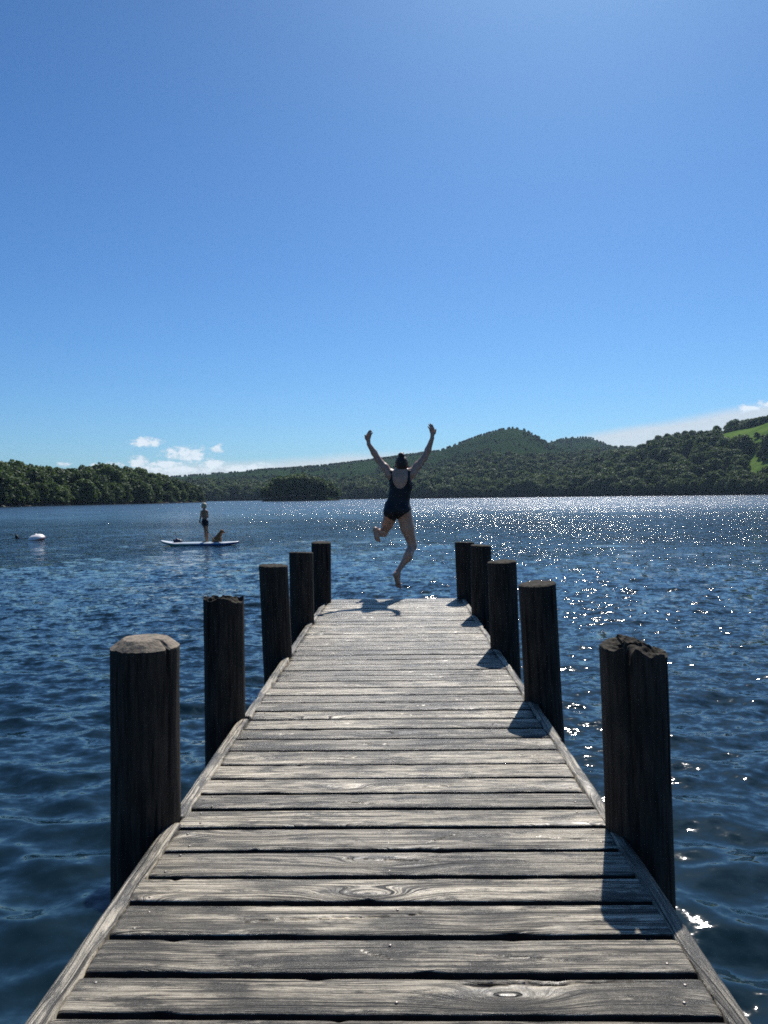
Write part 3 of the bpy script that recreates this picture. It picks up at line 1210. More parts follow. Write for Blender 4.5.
POSTS = [  # depth(h), top px/py, bottom px/py, width px, style, lab
    (2.38, 145.5, 637.5, 146, 850, 67, 'chamfer', 'round post with a pale bevelled top'),
    (3.50, 223.5, 596, 225.5, 745, 40.5, 'jagged', 'round post with a jagged rotten top'),
    (4.87, 273.3, 565, 278.5, 680, 29, 'flat', None),
    (6.20, 301.0, 552, 302.5, 640, 24, 'flat', None),
    (7.38, 321.3, 542, 321.8, 610, 19.5, 'flat', None),
    (2.30, 632.5, 641, 640, 870, 64, 'broken', 'round post with a split and broken top'),
    (3.77, 537, 583, 545, 725, 37, 'flat', None),
    (5.06, 501.7, 561, 506, 665, 29, 'flat', None),
    (6.50, 480.8, 545, 482, 620, 20.5, 'flat', None),
    (7.57, 464.5, 542, 467, 602, 19.5, 'flat', None)]


def post_mesh(r, ht, style, seed):
    """round post, origin at deck level on its axis, down to below the water"""
    rg = np.random.default_rng(seed)
    seg = 112
    zb = -2.0
    zs = np.concatenate([np.linspace(zb, 0, 14)[:-1], np.linspace(0, ht, 60)])
    th = np.linspace(0, 2*math.pi, seg, endpoint=False)
    TH, ZZ = np.meshgrid(th, zs)
    rad = r*(1+0.028*fbm(np.cos(TH)*1.4+5*seed, np.sin(TH)*1.4, ZZ*1.6, 3)) + 0.0012*fbm(np.cos(TH)*16, np.sin(TH)*16+seed, ZZ*1.5, 3)
    ca = [(-0.55, 0.035, 0.022), (-2.2, 0.02, 0.014), (1.9, 0.02, 0.012)] if style == 'chamfer' else \
        [(rg.uniform(-2.6, -0.5), 0.025, 0.016), (rg.uniform(-2.6, -0.5), 0.018, 0.012), (rg.uniform(0, 3), 0.02, 0.015)]
    if style == 'jagged':
        ca = [(-2.1, 0.018, 0.012), (-1.75, 0.012, 0.008), (-1.1, 0.016, 0.012), (-0.7, 0.012, 0.008)]
    if style == 'broken':
        ca = [(-2.05, 0.05, 0.02), (-0.7, 0.02, 0.012)]
    for (a0, w, dep) in ca:
        a = a0+0.05*vnoise(ZZ*2.5, seed*1.0)
        dd = np.angle(np.exp(1j*(TH-a)))
        rad -= dep*np.exp(-(dd/w)**2)*(0.65+0.35*vnoise(ZZ*3, seed+3.0))*sstep(-0.3, 0.25, ZZ)
    # top surface height map, as a function of direction and radius
    X, Y = rad*np.cos(TH), rad*np.sin(TH)
    K = 22
    fr = np.linspace(1, 0, K+1)[1:]

    def topz(x, y):
        rho = np.sqrt(x*x+y*y)/r
        if style == 'chamfer':
            z = ht-0.034*np.clip((rho-0.66)/0.34, 0, 1.05)+0.0012*fbm(x*60, y*60, seed, 3)
            a = np.angle(np.exp(1j*(np.arctan2(y, x)+0.55)))
            z = z-0.012*np.exp(-(a*rho/0.05)**2)*np.clip(rho*1.5-0.3, 0, 1)
        elif style == 'jagged':
            z = ht-0.016+0.016*fbm(x*22, y*22, seed, 3)-0.012*(rho < 0.75)
            z = z+0.030*np.clip(vnoise(x*38, y*38, 4)-0.40, 0, 1)*1.2*(rho > 0.3)
        elif style == 'broken':
            z = ht-0.012+0.010*fbm(x*30, y*30, seed, 4)
            z = z-0.030*sstep(0.25, 0.75, x/r)
            z = z-0.055*np.exp(-((x+0.045)/0.010)**2)*(y < 0.03)
            z = z-0.022*np.exp(-((x-0.03)/0.03)**2)*sstep(0.2, -0.6, y/r)
            z = z+0.010*((x > -0.03) & (x < 0.025) & (y > -0.02))
        else:
            z = ht+0.0025*fbm(x*40, y*40, seed, 3)-0.006*sstep(0.86, 1.0, rho)+rgt[0]*x+rgt[1]*y
        return z
    rgt = rg.uniform(-0.06, 0.06, 2)
    tz = topz(X[-1], Y[-1])
    # squeeze the wall so that it ends on the top outline
    zf = np.clip((ZZ-ht*0.55)/(ht*0.45), 0, 1)
    ZZ = ZZ+(tz-ht)[None, :]*zf
    rows = [np.stack([X, Y, ZZ], -1).reshape(-1, 3)]
    for q in fr[:-1]:
        x, y = X[-1]*q, Y[-1]*q
        rows.append(np.stack([x, y, topz(x, y)], -1))
    V = np.concatenate(rows+[np.array([[0, 0, float(topz(np.array(0.0), np.array(0.0)))]])])
    nr = len(zs)+K-1
    f = grid_faces(nr, seg, wrap=True)
    last = (nr-1)*seg
    j = np.arange(seg)
    cap = np.stack([last+j, last+(j+1) % seg, np.full(seg, len(V)-1)], -1)
    me = mesh_np('post', V, [f, cap])
    # end grain on the top faces
    nwall = (len(zs)-1)*seg
    mi = np.zeros(len(me.polygons), dtype=np.int32)
    mi[nwall:] = 1
    me.materials.append(M_post)
    me.materials.append(M_end if style == 'chamfer' else M_moss)
    me.polygons.foreach_set('material_index', mi)
    me.polygons.foreach_set('use_smooth', mi == 0)
    me.update()
    return me


def build_posts():
    out = []
    for i, (dh, tx, ty, bx, by, wpx, style, lab) in enumerate(POSTS):
        Y = dh*H
        top = W(tx, ty, Y)
        bot = W(bx, by, Y)
        r = wpx*Y/F/2
        axis = (top-bot).normalized()
        base = bot+axis*((0-bot.z)/axis.z)
        L = (top-base).length
        me = post_mesh(r, L, style, 3.7*i+1.3 if False else i+2)
        o = link_mesh('mooring_post', me, [M_post, M_end], jetty)
        q = axis.to_track_quat('Z', 'Y')
        # keep the mesh's own front facing the camera
        rot = Vector((0, 0, 1)).rotation_difference(axis)
        o.rotation_mode = 'QUATERNION'
        o.rotation_quaternion = rot
        o.location = base-JO
        if lab:
            o['label'] = lab
        out.append((base, r))
    return out


def trim_mesh(p0, p1, wid, thick, seed):
    """edging strip from p0 to p1 (plan), lying on the board ends"""
    d = p1-p0
    L = d.length
    me = board_mesh('edge_strip', 0, L, wid, thick, 0.02, seed)
    return me, math.atan2(d.y, d.x)


def build_trims(posts):
    rg = random.Random(9)
    left = [p for p in posts if p[0].x < 0]
    right = [p for p in posts if p[0].x > 0]
    sd = 300
    for side, ps in ((-1, left), (1, right)):
        ys = [-0.9]+[p[0].y for p in ps]
        for k in range(len(ys)-1):
            y0 = ys[k]+(0.0 if k == 0 else 0.02)
            y1 = ys[k+1]-0.03
            if k+1 == len(ys)-1:
                y1 = 9.50
            if side < 0:
                xa = -0.884+rg.uniform(-.006, .004)
                xb = -0.884+rg.uniform(-.005, .006)
                if k == 0:
                    xb = -0.880
                w = 0.060 if k < 2 else 0.052
            else:
                xa = 0.803+rg.uniform(-.004, .008)
                xb = 0.800+rg.uniform(-.008, .006)
                w = 0.052 if k < 2 else 0.048
            me, ang = trim_mesh(Vector((xa, y0, 0)), Vector((xb, y1, 0)), w, 0.062, sd)
            sd += 1
            o = link_mesh('edge_strip', me, M_deck, jetty)
            o.location = Vector((xa, y0, 0.003))-JO
            o.rotation_euler = (side*rg.uniform(0.0, 0.10), 0, ang)


# ------------------------------------------------------------------ figures (signed distance fields -> one skin)
class SDF:
    def __init__(s, lo, hi, h):
        s.h = h
        s.lo = np.array(lo, dtype=float)
        n = np.ceil((np.array(hi)-s.lo)/h).astype(int)+1
        s.n = n
        s.F = np.full(n, 1.0, dtype=np.float32)
        s.ax = [s.lo[i]+h*np.arange(n[i]) for i in range(3)]

    def region(s, lo, hi):
        i0 = np.clip(np.floor((np.array(lo)-s.lo)/s.h).astype(int), 0, s.n-1)
        i1 = np.clip(np.ceil((np.array(hi)-s.lo)/s.h).astype(int)+1, 1, s.n)
        sl = tuple(slice(a, b) for a, b in zip(i0, i1))
        X, Y, Z = np.meshgrid(*[s.ax[i][sl[i]] for i in range(3)], indexing='ij', sparse=True)
        return sl, X, Y, Z

    def add(s, sl, d, k):
        A = s.F[sl]
        if k > 0:
            hh = np.clip(0.5+0.5*(A-d)/k, 0, 1)
            s.F[sl] = A*(1-hh)+d*hh-k*hh*(1-hh)
        else:
            s.F[sl] = np.minimum(A, d)

    def cap(s, a, b, r0, r1, k=0.02):
        a, b = np.array(a, dtype=float), np.array(b, dtype=float)
        m = max(r0, r1)+k+0.03
        sl, X, Y, Z = s.region(np.minimum(a, b)-m, np.maximum(a, b)+m)
        d = b-a
        L2 = max(float(d@d), 1e-9)
        tt = np.clip(((X-a[0])*d[0]+(Y-a[1])*d[1]+(Z-a[2])*d[2])/L2, 0, 1)
        dist = np.sqrt((X-a[0]-tt*d[0])**2+(Y-a[1]-tt*d[1])**2+(Z-a[2]-tt*d[2])**2)-(r0+(r1-r0)*tt)
        s.add(sl, dist.astype(np.float32), k)

    def ell(s, c, r, k=0.02, rot=None):
        c, r = np.array(c, dtype=float), np.array(r, dtype=float)
        m = max(r)+k+0.03
        sl, X, Y, Z = s.region(c-m, c+m)
        x, y, z = X-c[0], Y-c[1], Z-c[2]
        if rot is not None:
            M = np.array(rot)
            x, y, z = [M[0][i]*x+M[1][i]*y+M[2][i]*z for i in range(3)]
        q = np.sqrt((x/r[0])**2+(y/r[1])**2+(z/r[2])**2)
        q2 = np.sqrt((x/r[0]**2)**2+(y/r[1]**2)**2+(z/r[2]**2)**2)
        dist = q*(q-1)/np.maximum(q2, 1e-6)
        s.add(sl, dist.astype(np.float32), k)

    def mesh(s, name, Fld=None):
        Fd = s.F if Fld is None else Fld
        Fd = Fd.copy()
        for ax in range(3):
            sl = [slice(None)]*3
            sl[ax] = 0
            Fd[tuple(sl)] = 1
            sl[ax] = -1
            Fd[tuple(sl)] = 1
        ins = Fd < 0
        n = np.array(Fd.shape)-1
        cnt = np.zeros(n, dtype=np.int8)
        for a in (0, 1):
            for b in (0, 1):
                for c in (0, 1):
                    cnt += ins[a:a+n[0], b:b+n[1], c:c+n[2]]
        act = np.argwhere((cnt > 0) & (cnt < 8))
        idx = -np.ones(n, dtype=np.int64)
        idx[tuple(act.T)] = np.arange(len(act))
        acc = np.zeros((len(act), 3))
        num = np.zeros(len(act))
        corners = [(a, b, c) for a in (0, 1) for b in (0, 1) for c in (0, 1)]
        for p in corners:
            for ax in range(3):
                if p[ax] == 0:
                    q = list(p)
                    q[ax] = 1
                    f0 = Fd[tuple((act+p).T)]
                    f1 = Fd[tuple((act+q).T)]
                    mk = (f0 < 0) != (f1 < 0)
                    tt = np.where(mk, f0/np.where(mk, f0-f1, 1), 0)
                    pos = np.tile(np.array(p, dtype=float), (len(act), 1))
                    pos[:, ax] = tt
                    acc[mk] += pos[mk]
                    num[mk] += 1
        V = s.lo+(act+acc/num[:, None])*s.h
        quads = []
        for ax in range(3):
            o1, o2 = (ax+1) % 3, (ax+2) % 3
            sl0 = [slice(1, -1)]*3
            sl1 = [slice(1, -1)]*3
            sl0[ax] = slice(0, -1)
            sl1[ax] = slice(1, None)
            A, B = ins[tuple(sl0)], ins[tuple(sl1)]
            e = np.argwhere(A != B)
            if len(e) == 0:
                continue
            off = np.array([1, 1, 1])
            off[ax] = 0
            e = e+off
            inside = ins[tuple(e.T)]

            def cell(d1, d2):
                q = e.copy()
                q[:, o1] -= d1
                q[:, o2] -= d2
                return idx[tuple(q.T)]
            c00, c10, c11, c01 = cell(0, 0), cell(1, 0), cell(1, 1), cell(0, 1)
            q = np.stack([c00, c10, c11, c01], -1)
            q[~inside] = q[~inside][:, ::-1]
            quads.append(q)
        Q = np.concatenate(quads)
        Q = Q[(Q >= 0).all(1)]
        return mesh_np(name, V, Q)


def hand(S, wrist, palm_end, tips, thumb, r=0.0098):
    """palm from wrist to palm_end, five separate fingers"""
    w, p = np.array(wrist, dtype=float), np.array(palm_end, dtype=float)
    S.cap(w, w+(p-w)*0.5, 0.024, 0.024, 0.012)
    across = np.array(tips[-1][0])-np.array(tips[0][0])
    across /= np.linalg.norm(across)
    for s_ in (-0.021, -0.007, 0.007, 0.021):
        S.cap(w+(p-w)*0.25+across*s_*0.6, p+across*s_, 0.013, 0.0105, 0.008)
    for (tp, mid), s_ in zip(tips, (-0.027, -0.009, 0.010, 0.027)):
        root = p+across*s_
        S.cap(root, mid, r*1.12, r, 0.005)
        S.cap(mid, tp, r, r*0.78, 0.004)
    b = w+(p-w)*0.30
    S.cap(b, thumb[0], 0.017, 0.011, 0.010)
    S.cap(thumb[0], thumb[1], 0.011, 0.0085, 0.004)


def build_woman():
    Y0 = 10.0
    S_ = Y0/F

    def P(px, py, dy=0.0):
        v = W(px, py, Y0)
        return np.array([v.x, v.y+dy, v.z])
    lo = P(360, 592, -0.30)
    hi = P(440, 420, 0.48)
    S = SDF(lo, hi, 0.0052)
    # torso
    S.ell(P(397.3, 506.5), (0.165, 0.115, 0.125), 0.0)
    S.ell(P(390.8, 511.5, -0.055), (0.092, 0.085, 0.095), 0.03)
    S.ell(P(403.2, 510.5, -0.055), (0.092, 0.085, 0.095), 0.03)
    S.ell(P(399.3, 495.5), (0.138, 0.100, 0.130), 0.05)
    S.ell(P(401.0, 484.0, 0.005), (0.150, 0.108, 0.160), 0.05)
    S.ell(P(397.5, 484.0, 0.085), (0.062, 0.055, 0.060), 0.03)
    S.ell(P(405.0, 483.0, 0.085), (0.062, 0.055, 0.060), 0.03)
    S.cap(P(393.0, 475.3), P(409.2, 474.2), 0.062, 0.062, 0.045)
    # shoulder blades
    S.ell(P(396.5, 479.5, -0.075), (0.050, 0.026, 0.065), 0.03)
    S.ell(P(405.8, 478.8, -0.075), (0.050, 0.026, 0.065), 0.03)
    S.cap(P(391.5, 475.0), P(401.2, 469.5, 0.0), 0.040, 0.040, 0.04)
    S.cap(P(411.0, 474.0), P(401.8, 469.5, 0.0), 0.040, 0.040, 0.04)
    S.cap(P(401.2, 475), P(401.6, 466, 0.02), 0.056, 0.050, 0.02)
    # head with face (she looks out over the lake)
    hc = P(401.7, 463.6, 0.035)
    S.ell(hc, (0.074, 0.092, 0.105), 0.02)
    S.ell(hc+np.array([0, 0.035, -0.055]), (0.052, 0.055, 0.052), 0.02)
    S.cap(hc+np.array([0, 0.088, 0.015]), hc+np.array([0, 0.110, -0.018]), 0.009, 0.013, 0.010)
    S.cap(hc+np.array([-0.02, 0.084, -0.048]), hc+np.array([0.02, 0.084, -0.048]), 0.007, 0.007, 0.006)
    for sx in (-1, 1):
        S.ell(hc+np.array([sx*0.030, 0.080, 0.012]), (0.014, 0.010, 0.010), 0.004)
        S.ell(hc+np.array([sx*0.075, 0.0, -0.005]), (0.010, 0.020, 0.030), 0.006)
    # arms
    S.cap(P(390.0, 474.5, 0.0), P(385.0, 467.5, 0.03), 0.058, 0.053, 0.04)
    S.cap(P(385.0, 467.5, 0.03), P(378.3, 459.6, 0.07), 0.052, 0.041, 0.02)
    S.cap(P(378.3, 459.6, 0.07), P(374.0, 452.5, 0.07), 0.041, 0.040, 0.02)
    S.cap(P(374.0, 452.5, 0.07), P(368.7, 444.2, 0.04), 0.040, 0.027, 0.02)
    S.cap(P(411.5, 473.5, 0.0), P(417.5, 466.0, 0.03), 0.060, 0.054, 0.04)
    S.cap(P(417.5, 466.0, 0.03), P(424.6, 457.6, 0.06), 0.053, 0.042, 0.02)
    S.cap(P(424.6, 457.6, 0.06), P(428.3, 449.5, 0.06), 0.042, 0.041, 0.02)
    S.cap(P(428.3, 449.5, 0.06), P(432.2, 438.3, 0.03), 0.041, 0.027, 0.02)
    # hands
    hand(S, P(368.5, 443.2, 0.04), P(368.0, 437.0, 0.03),
         [(P(368.9, 430.9, 0.03), P(367.4, 433.9, 0.02)), (P(370.2, 429.9, 0.035), P(368.6, 433.2, 0.02)),
          (P(371.5, 430.6, 0.04), P(369.8, 433.5, 0.02)), (P(372.4, 432.4, 0.04), P(370.8, 434.6, 0.02))],
         (P(365.6, 438.6, 0.0), P(365.0, 435.2, -0.01)))
    hand(S, P(432.4, 437.2, 0.03), P(432.6, 431.2, 0.03),
         [(P(428.2, 426.2, 0.04), P(429.8, 428.8, 0.02)), (P(429.0, 424.2, 0.04), P(431.0, 427.6, 0.02)),
          (P(430.4, 423.4, 0.04), P(432.3, 427.3, 0.025)), (P(432.2, 424.3, 0.04), P(433.6, 427.9, 0.03))],
         (P(435.1, 433.0, 0.0), P(435.9, 429.4, -0.01)))
    # right leg, trailing straight down with the toes pointed
    S.cap(P(403.8, 512.5, 0.0), P(407.3, 528, 0.03), 0.100, 0.086, 0.03)
    S.cap(P(407.3, 528, 0.03), P(412.3, 544.5, 0.08), 0.086, 0.060, 0.03)
    S.ell(P(412.6, 546.0, 0.09), (0.056, 0.058, 0.065), 0.02)
    S.cap(P(412.0, 547.0, 0.07), P(408.0, 556.0, -0.01), 0.056, 0.058, 0.03)
    S.ell(P(408.2, 555.0, -0.055), (0.048, 0.035, 0.085), 0.03)
    S.cap(P(408.0, 556.0, -0.01), P(398.3, 570.0, -0.08), 0.052, 0.030, 0.03)
    S.cap(P(398.0, 571.0, -0.085), P(395.2, 573.8, -0.12), 0.034, 0.029, 0.02)
    S.cap(P(395.5, 574.0, -0.115), P(397.4, 581.5, -0.08), 0.030, 0.030, 0.02)
    S.cap(P(398.5, 573.0, -0.07), P(398.4, 581.5, -0.06), 0.028, 0.026, 0.02)
    for i, (ax_, ay_) in enumerate([(396.0, 585.6), (397.2, 586.5), (398.3, 586.9), (399.3, 587.0), (400.6, 587.3)]):
        S.cap(P(396.2+i*0.85, 582.0, -0.07), P(ax_, ay_, -0.055), 0.013, 0.010 if i < 4 else 0.013, 0.005)
    # left leg, knee brought forward, foot kicked out sideways
    S.cap(P(391.3, 513.5, 0.0), P(387.6, 524, 0.13), 0.095, 0.074, 0.03)
    S.cap(P(387.6, 524, 0.13), P(383.6, 533.0, 0.27), 0.074, 0.054, 0.03)
    S.ell(P(383.2, 533.8, 0.29), (0.050, 0.058, 0.052), 0.02)
    S.cap(P(382.9, 533.8, 0.26), P(380.6, 532.8, 0.12), 0.050, 0.050, 0.03)
    S.cap(P(380.6, 532.8, 0.12), P(377.6, 531.2, -0.06), 0.050, 0.032, 0.03)
    S.cap(P(377.6, 531.6, -0.06), P(375.4, 529.0, -0.10), 0.034, 0.029, 0.02)
    S.cap(P(375.4, 529.2, -0.10), P(376.6, 536.0, -0.10), 0.030, 0.030, 0.02)
    for i, (ax_, ay_) in enumerate([(375.9, 539.4), (376.9, 540.3), (377.8, 540.7), (378.7, 540.8), (380.0, 540.8)]):
        S.cap(P(375.4+i*0.75, 536.2, -0.10), P(ax_, ay_, -0.09), 0.013, 0.0095 if i < 4 else 0.013, 0.005)
    root = empty('person', tuple(P(398, 590)))
    ro = root.location

    def place(me, nm, mat, par):
        co = np.empty(len(me.vertices)*3, dtype=np.float32)
        me.vertices.foreach_get('co', co)
        co = co.reshape(-1, 3)-np.array(ro)[None, :]
        me.vertices.foreach_set('co', co.ravel())
        me.update()
        return link_mesh(nm, me, mat, par)
    body = S.mesh('body')
    # swimsuit: a second skin over the torso
    X, Y, Z = np.meshgrid(*S.ax, indexing='ij', sparse=True)
    M = np.array(CROT)
    # picture position of every sample, for the cut of the suit (parallel view at her distance)
    sx = F/Y0
    PX = 396.8+X*sx-0.0131*(Z-CAMH)*sx
    PY = 497.6-(Z-CAMH)*sx-0.0131*X*sx
    U = (PX-340)*4.875
    V = (PY-410)*4.875
    back = (Y < Y0+0.02)
    reg = np.maximum(296-V, np.maximum(np.where(V > 395, 203, 236)-U, U-358))
    # arm holes
    reg = np.maximum(reg, 36-np.sqrt((U-213)**2+(V-320)**2))
    reg = np.maximum(reg, 52-np.sqrt((U-394)**2+(V-322)**2))
    # scoop: deep at the back, shallower at the front
    cy = np.where(back, 322, 305)
    ry = np.where(back, 62, 44)
    e = (np.sqrt(((U-293)/38)**2+((V-cy)/ry)**2)-1)*38
    e = np.where(V < cy, np.abs(U-293)-38, e)
    reg = np.maximum(reg, -e)
    leg = np.where(U < 266, V-(512+(U-212)*0.58), V-(543-(U-266)*0.70))
    reg = np.maximum(reg, leg)
    suit = np.maximum(S.F-0.0058, (reg*0.00267).astype(np.float32))
    smesh = S.mesh('swimsuit', suit)
    b = place(body, 'body', M_skin, root)
    place(smesh, 'swimsuit', M_suit, b).name = 'swimsuit'
    # hair
    Hs = SDF(hc-0.2, hc+0.24, 0.0045)
    Hs.ell(hc+np.array([0, -0.012, 0.010]), (0.083, 0.096, 0.096), 0.0)
    Hs.ell(hc+np.array([0.0, -0.045, -0.035]), (0.070, 0.058, 0.062), 0.02)
    bc = P(401.2, 455.2, 0.0)
    Hs.ell(bc, (0.038, 0.038, 0.036), 0.008)
    Hs.cap(bc+np.array([-0.02, 0, 0.005]), bc+np.array([0.02, -0.02, -0.01]), 0.022, 0.022, 0.006)
    Hs.cap(hc+np.array([-0.07, 0, 0.03]), hc+np.array([-0.088, -0.01, -0.05]), 0.012, 0.005, 0.006)
    Hs.cap(hc+np.array([0.07, 0, 0.0]), hc+np.array([0.086, -0.01, -0.07]), 0.012, 0.005, 0.006)
    Hs.cap(bc+np.array([0.010, 0.0, 0.02]), bc+np.array([0.034, 0.01, 0.036]), 0.010, 0.004, 0.006)
    HX, HY, HZ = np.meshgrid(*Hs.ax, indexing='ij', sparse=True)
    strands = 0.0028*np.sin(HX*420+6*np.sin(HZ*30))*np.cos(HY*150)
    face = (HY-(hc[1]+0.048)-0.25*(HZ-hc[2]))
    place(Hs.mesh('hair', np.maximum(Hs.F+strands.astype(np.float32), face.astype(np.float32))), 'hair', M_hair, root)
    for o in list(root.children):
        pass
    sw = [c for c in b.children]
    for c in sw:
        c.parent = root
    tag(root, 'person in a black swimsuit leaping off the end of the jetty with both arms raised', 'person')


# --------------------------------------------------------------- paddle boarders
def build_boarder():
    ctr = G(200, 545.2)
    Yb = ctr.y
    s = Yb/F
    left = W(160.5, 545, Yb)
    right = W(239.5, 545, Yb)
    Lh = (right.x-left.x)/2
    cx = (right.x+left.x)/2
    # hull
    n, m = 64, 20
    V = []
    for i in range(n):
        u = -1+2*i/(n-1)
        wdt = 0.39*(max(0.0, 1-abs(u)**2.6))**0.55+0.004
        rocker = 0.10*max(0, abs(u)-0.55)**1.6/0.45**1.6*(1.3 if u < 0 else 0.6)
        th_ = 0.080*(1-0.55*abs(u)**4)
        for j in range(m):
            a = 2*math.pi*j/m
            y = wdt*math.copysign(abs(math.cos(a))**0.6, math.cos(a))
            z = th_*math.copysign(abs(math.sin(a))**0.8, math.sin(a))
            V.append((u*Lh, y, z+rocker))
    me = mesh_np('paddle_board', np.array(V), [grid_faces(n, m, wrap=True), np.arange(m)[None, ::-1], (np.arange(m)+(n-1)*m)[None, :]])
    bmm = bmesh.new()
    bmm.from_mesh(me)
    bmesh.ops.recalc_face_normals(bmm, faces=bmm.faces)
    bmm.to_mesh(me)
    bmm.free()
    mt, t, out = material('board deck and rails')
    tc = t.n('ShaderNodeTexCoord')
    x, y, z = t.sep(tc.outputs['Object'])
    gm = t.n('ShaderNodeNewGeometry')
    nz = t.sep(t.n('ShaderNodeVectorTransform', vector_type='NORMAL', convert_from='WORLD', convert_to='OBJECT', ins={0: gm.outputs['Normal']}).outputs[0])[2]
    rail = t.mix(t.ramp(x, -0.6, 0.3), (0.10, 0.30, 0.26), (0.015, 0.09, 0.25))
    c = t.mix(t.ramp(nz, 0.55, 0.75), rail, (0.72, 0.74, 0.74))
    c = t.mix(t.m('MULTIPLY', t.ramp(nz, 0.7, 0.8), t.m('MULTIPLY', t.ramp(x, -0.75, -0.7), t.ramp(x, 1.0, 0.95))), c, (0.45, 0.52, 0.55))
    principled(t, out, Base_Color=c, Roughness=0.35)
    root = empty('paddle_board', (cx, Yb, WATER+0.045), R(-1.2))
    link_mesh('hull', me, mt, root)
    tag(root, 'white and teal paddle board floating on the lake under a boy and a dog', 'paddle board')
    v, f, c = tube_np([(Lh*0.86, 0, -0.05), (Lh*0.89, 0, -0.16), (Lh*0.93, 0, -0.24)], [0.03, 0.02, 0.008], 8)
    vv, fs = join_parts([(v, f, c)])
    link_mesh('fin', mesh_np('fin', vv, fs), M_black, root)
    deck = WATER+0.045+0.074

    # boy
    z0 = deck

    def P(px, py, dy=0.0):
        w_ = W(px, py, Yb)
        return np.array([w_.x, w_.y+dy, w_.z])
    foot = P(206.8, 543.2)
    dzf = z0-foot[2]

    def Q(px, py, dy=0.0):
        return P(px, py, dy)+np.array([0, 0, dzf])
    lo = Q(196, 546, -0.45)
    hi = Q(214, 499, 0.45)
    S = SDF(lo, hi, 0.0085)
    S.ell(Q(205.0, 523, 0), (0.125, 0.100, 0.11), 0.0)
    S.ell(Q(204.6, 517.5, 0), (0.110, 0.085, 0.14), 0.04)
    S.ell(Q(204.4, 513.5, 0.0), (0.130, 0.090, 0.12), 0.04)
    S.cap(Q(202.3, 512.2, 0.06), Q(206.6, 512.2, -0.06), 0.05, 0.05, 0.03)
    S.cap(Q(204.2, 512.6, 0), Q(203.9, 509.5, 0), 0.042, 0.040, 0.02)
    hc = Q(203.5, 507.2, 0)
    S.ell(hc, (0.080, 0.074, 0.098), 0.01)
    S.ell(hc+np.array([-0.045, 0.02, -0.045]), (0.042, 0.045, 0.04), 0.015)
    S.cap(hc+np.array([-0.078, 0.03, 0.0]), hc+np.array([-0.094, 0.036, -0.022]), 0.008, 0.011, 0.008)
    S.ell(hc+np.array([0.0, -0.075, 0.0]), (0.018, 0.010, 0.026), 0.005)
    S.ell(hc+np.array([0.0, 0.075, 0.0]), (0.018, 0.010, 0.026), 0.005)
    # arms holding the paddle
    S.cap(Q(202.3, 512.6, -0.12), Q(201.9, 518.0, -0.17), 0.040, 0.032, 0.02)
    S.cap(Q(201.9, 518.0, -0.17), Q(201.0, 522.0, -0.16), 0.031, 0.022, 0.01)
    S.cap(Q(206.6, 512.6, 0.10), Q(206.9, 518.2, 0.16), 0.040, 0.032, 0.02)
    S.cap(Q(206.9, 518.2, 0.16), Q(204.0, 521.0, -0.10), 0.031, 0.022, 0.01)
    for hx, hy, hd in ((201.0, 522.0, -0.16), (204.0, 521.0, -0.10)):
        S.ell(Q(hx, hy+0.6, hd), (0.030, 0.020, 0.042), 0.01)
        for q in range(4):
            S.cap(Q(hx-0.5+q*0.3, hy+1.0, hd-0.01), Q(hx-0.6+q*0.3, hy+2.0, hd+0.01), 0.010, 0.008, 0.004)
        S.cap(Q(hx+0.4, hy+0.3, hd), Q(hx+0.8, hy+1.3, hd-0.02), 0.011, 0.009, 0.005)
    # legs
    for dy in (-0.07, 0.08):
        ox = 0.0 if dy < 0 else 0.5
        S.cap(Q(205.2+ox, 524.5, dy), Q(205.9+ox, 533.5, dy-0.01), 0.078, 0.050, 0.02)
        S.cap(Q(205.9+ox, 533.5, dy-0.01), Q(206.3+ox, 537, dy+0.0), 0.050, 0.048, 0.02)
        S.cap(Q(206.3+ox, 537, dy), Q(206.8+ox, 542.3, dy), 0.047, 0.030, 0.02)
        S.cap(Q(207.0+ox, 542.7, dy), Q(202.8+ox, 543.2, dy+0.01), 0.030, 0.018, 0.015)
        for q in range(5):
            S.cap(Q(203.2+ox, 543.2, dy-0.03+q*0.015), Q(202.0+ox+abs(q-1)*0.15, 543.4, dy-0.032+q*0.017), 0.011, 0.009, 0.004)
    body = S.mesh('body')
    root = empty('person', tuple(foot+np.array([0, 0, dzf])))
    ro = np.array(root.location)

    def place(me, nm, mat, par, ro=ro):
        co = np.empty(len(me.vertices)*3, dtype=np.float32)
        me.vertices.foreach_get('co', co)
        co = co.reshape(-1, 3)-ro[None, :]
        me.vertices.foreach_set('co', co.ravel())
        me.update()
        return link_mesh(nm, me, mat, par)
    place(body, 'body', M_skin_boy, root)
    X, Y, Z = np.meshgrid(*S.ax, indexing='ij', sparse=True)
    ztop, zbot = Q(205, 520.3)[2], Q(205, 527.0)[2]
    reg = np.maximum(Z-ztop, zbot-Z)
    arm = 0.13-np.sqrt((X-Q(205.3, 523)[0])**2*1.0+(Y-Yb)**2*0.9)
    shorts = np.maximum(np.maximum(S.F-0.014, reg), -arm-0.02).astype(np.float32)
    place(S.mesh('swim_shorts', shorts), 'swim_shorts', M_short, root)
    Hs = SDF(hc-0.16, hc+0.18, 0.007)
    Hs.ell(hc+np.array([0.018, 0, 0.018]), (0.108, 0.100, 0.112), 0.0)
    Hs.ell(hc+np.array([0.045, 0, -0.03]), (0.072, 0.085, 0.075), 0.02)
    HX, HY, HZ = np.meshgrid(*Hs.ax, indexing='ij', sparse=True)
    st = 0.004*np.sin(HX*190+HY*120)*np.cos(HZ*150+HY*90)
    face = (-(HX-(hc[0]-0.045))+0.5*(hc[2]-HZ)*(HZ < hc[2]))
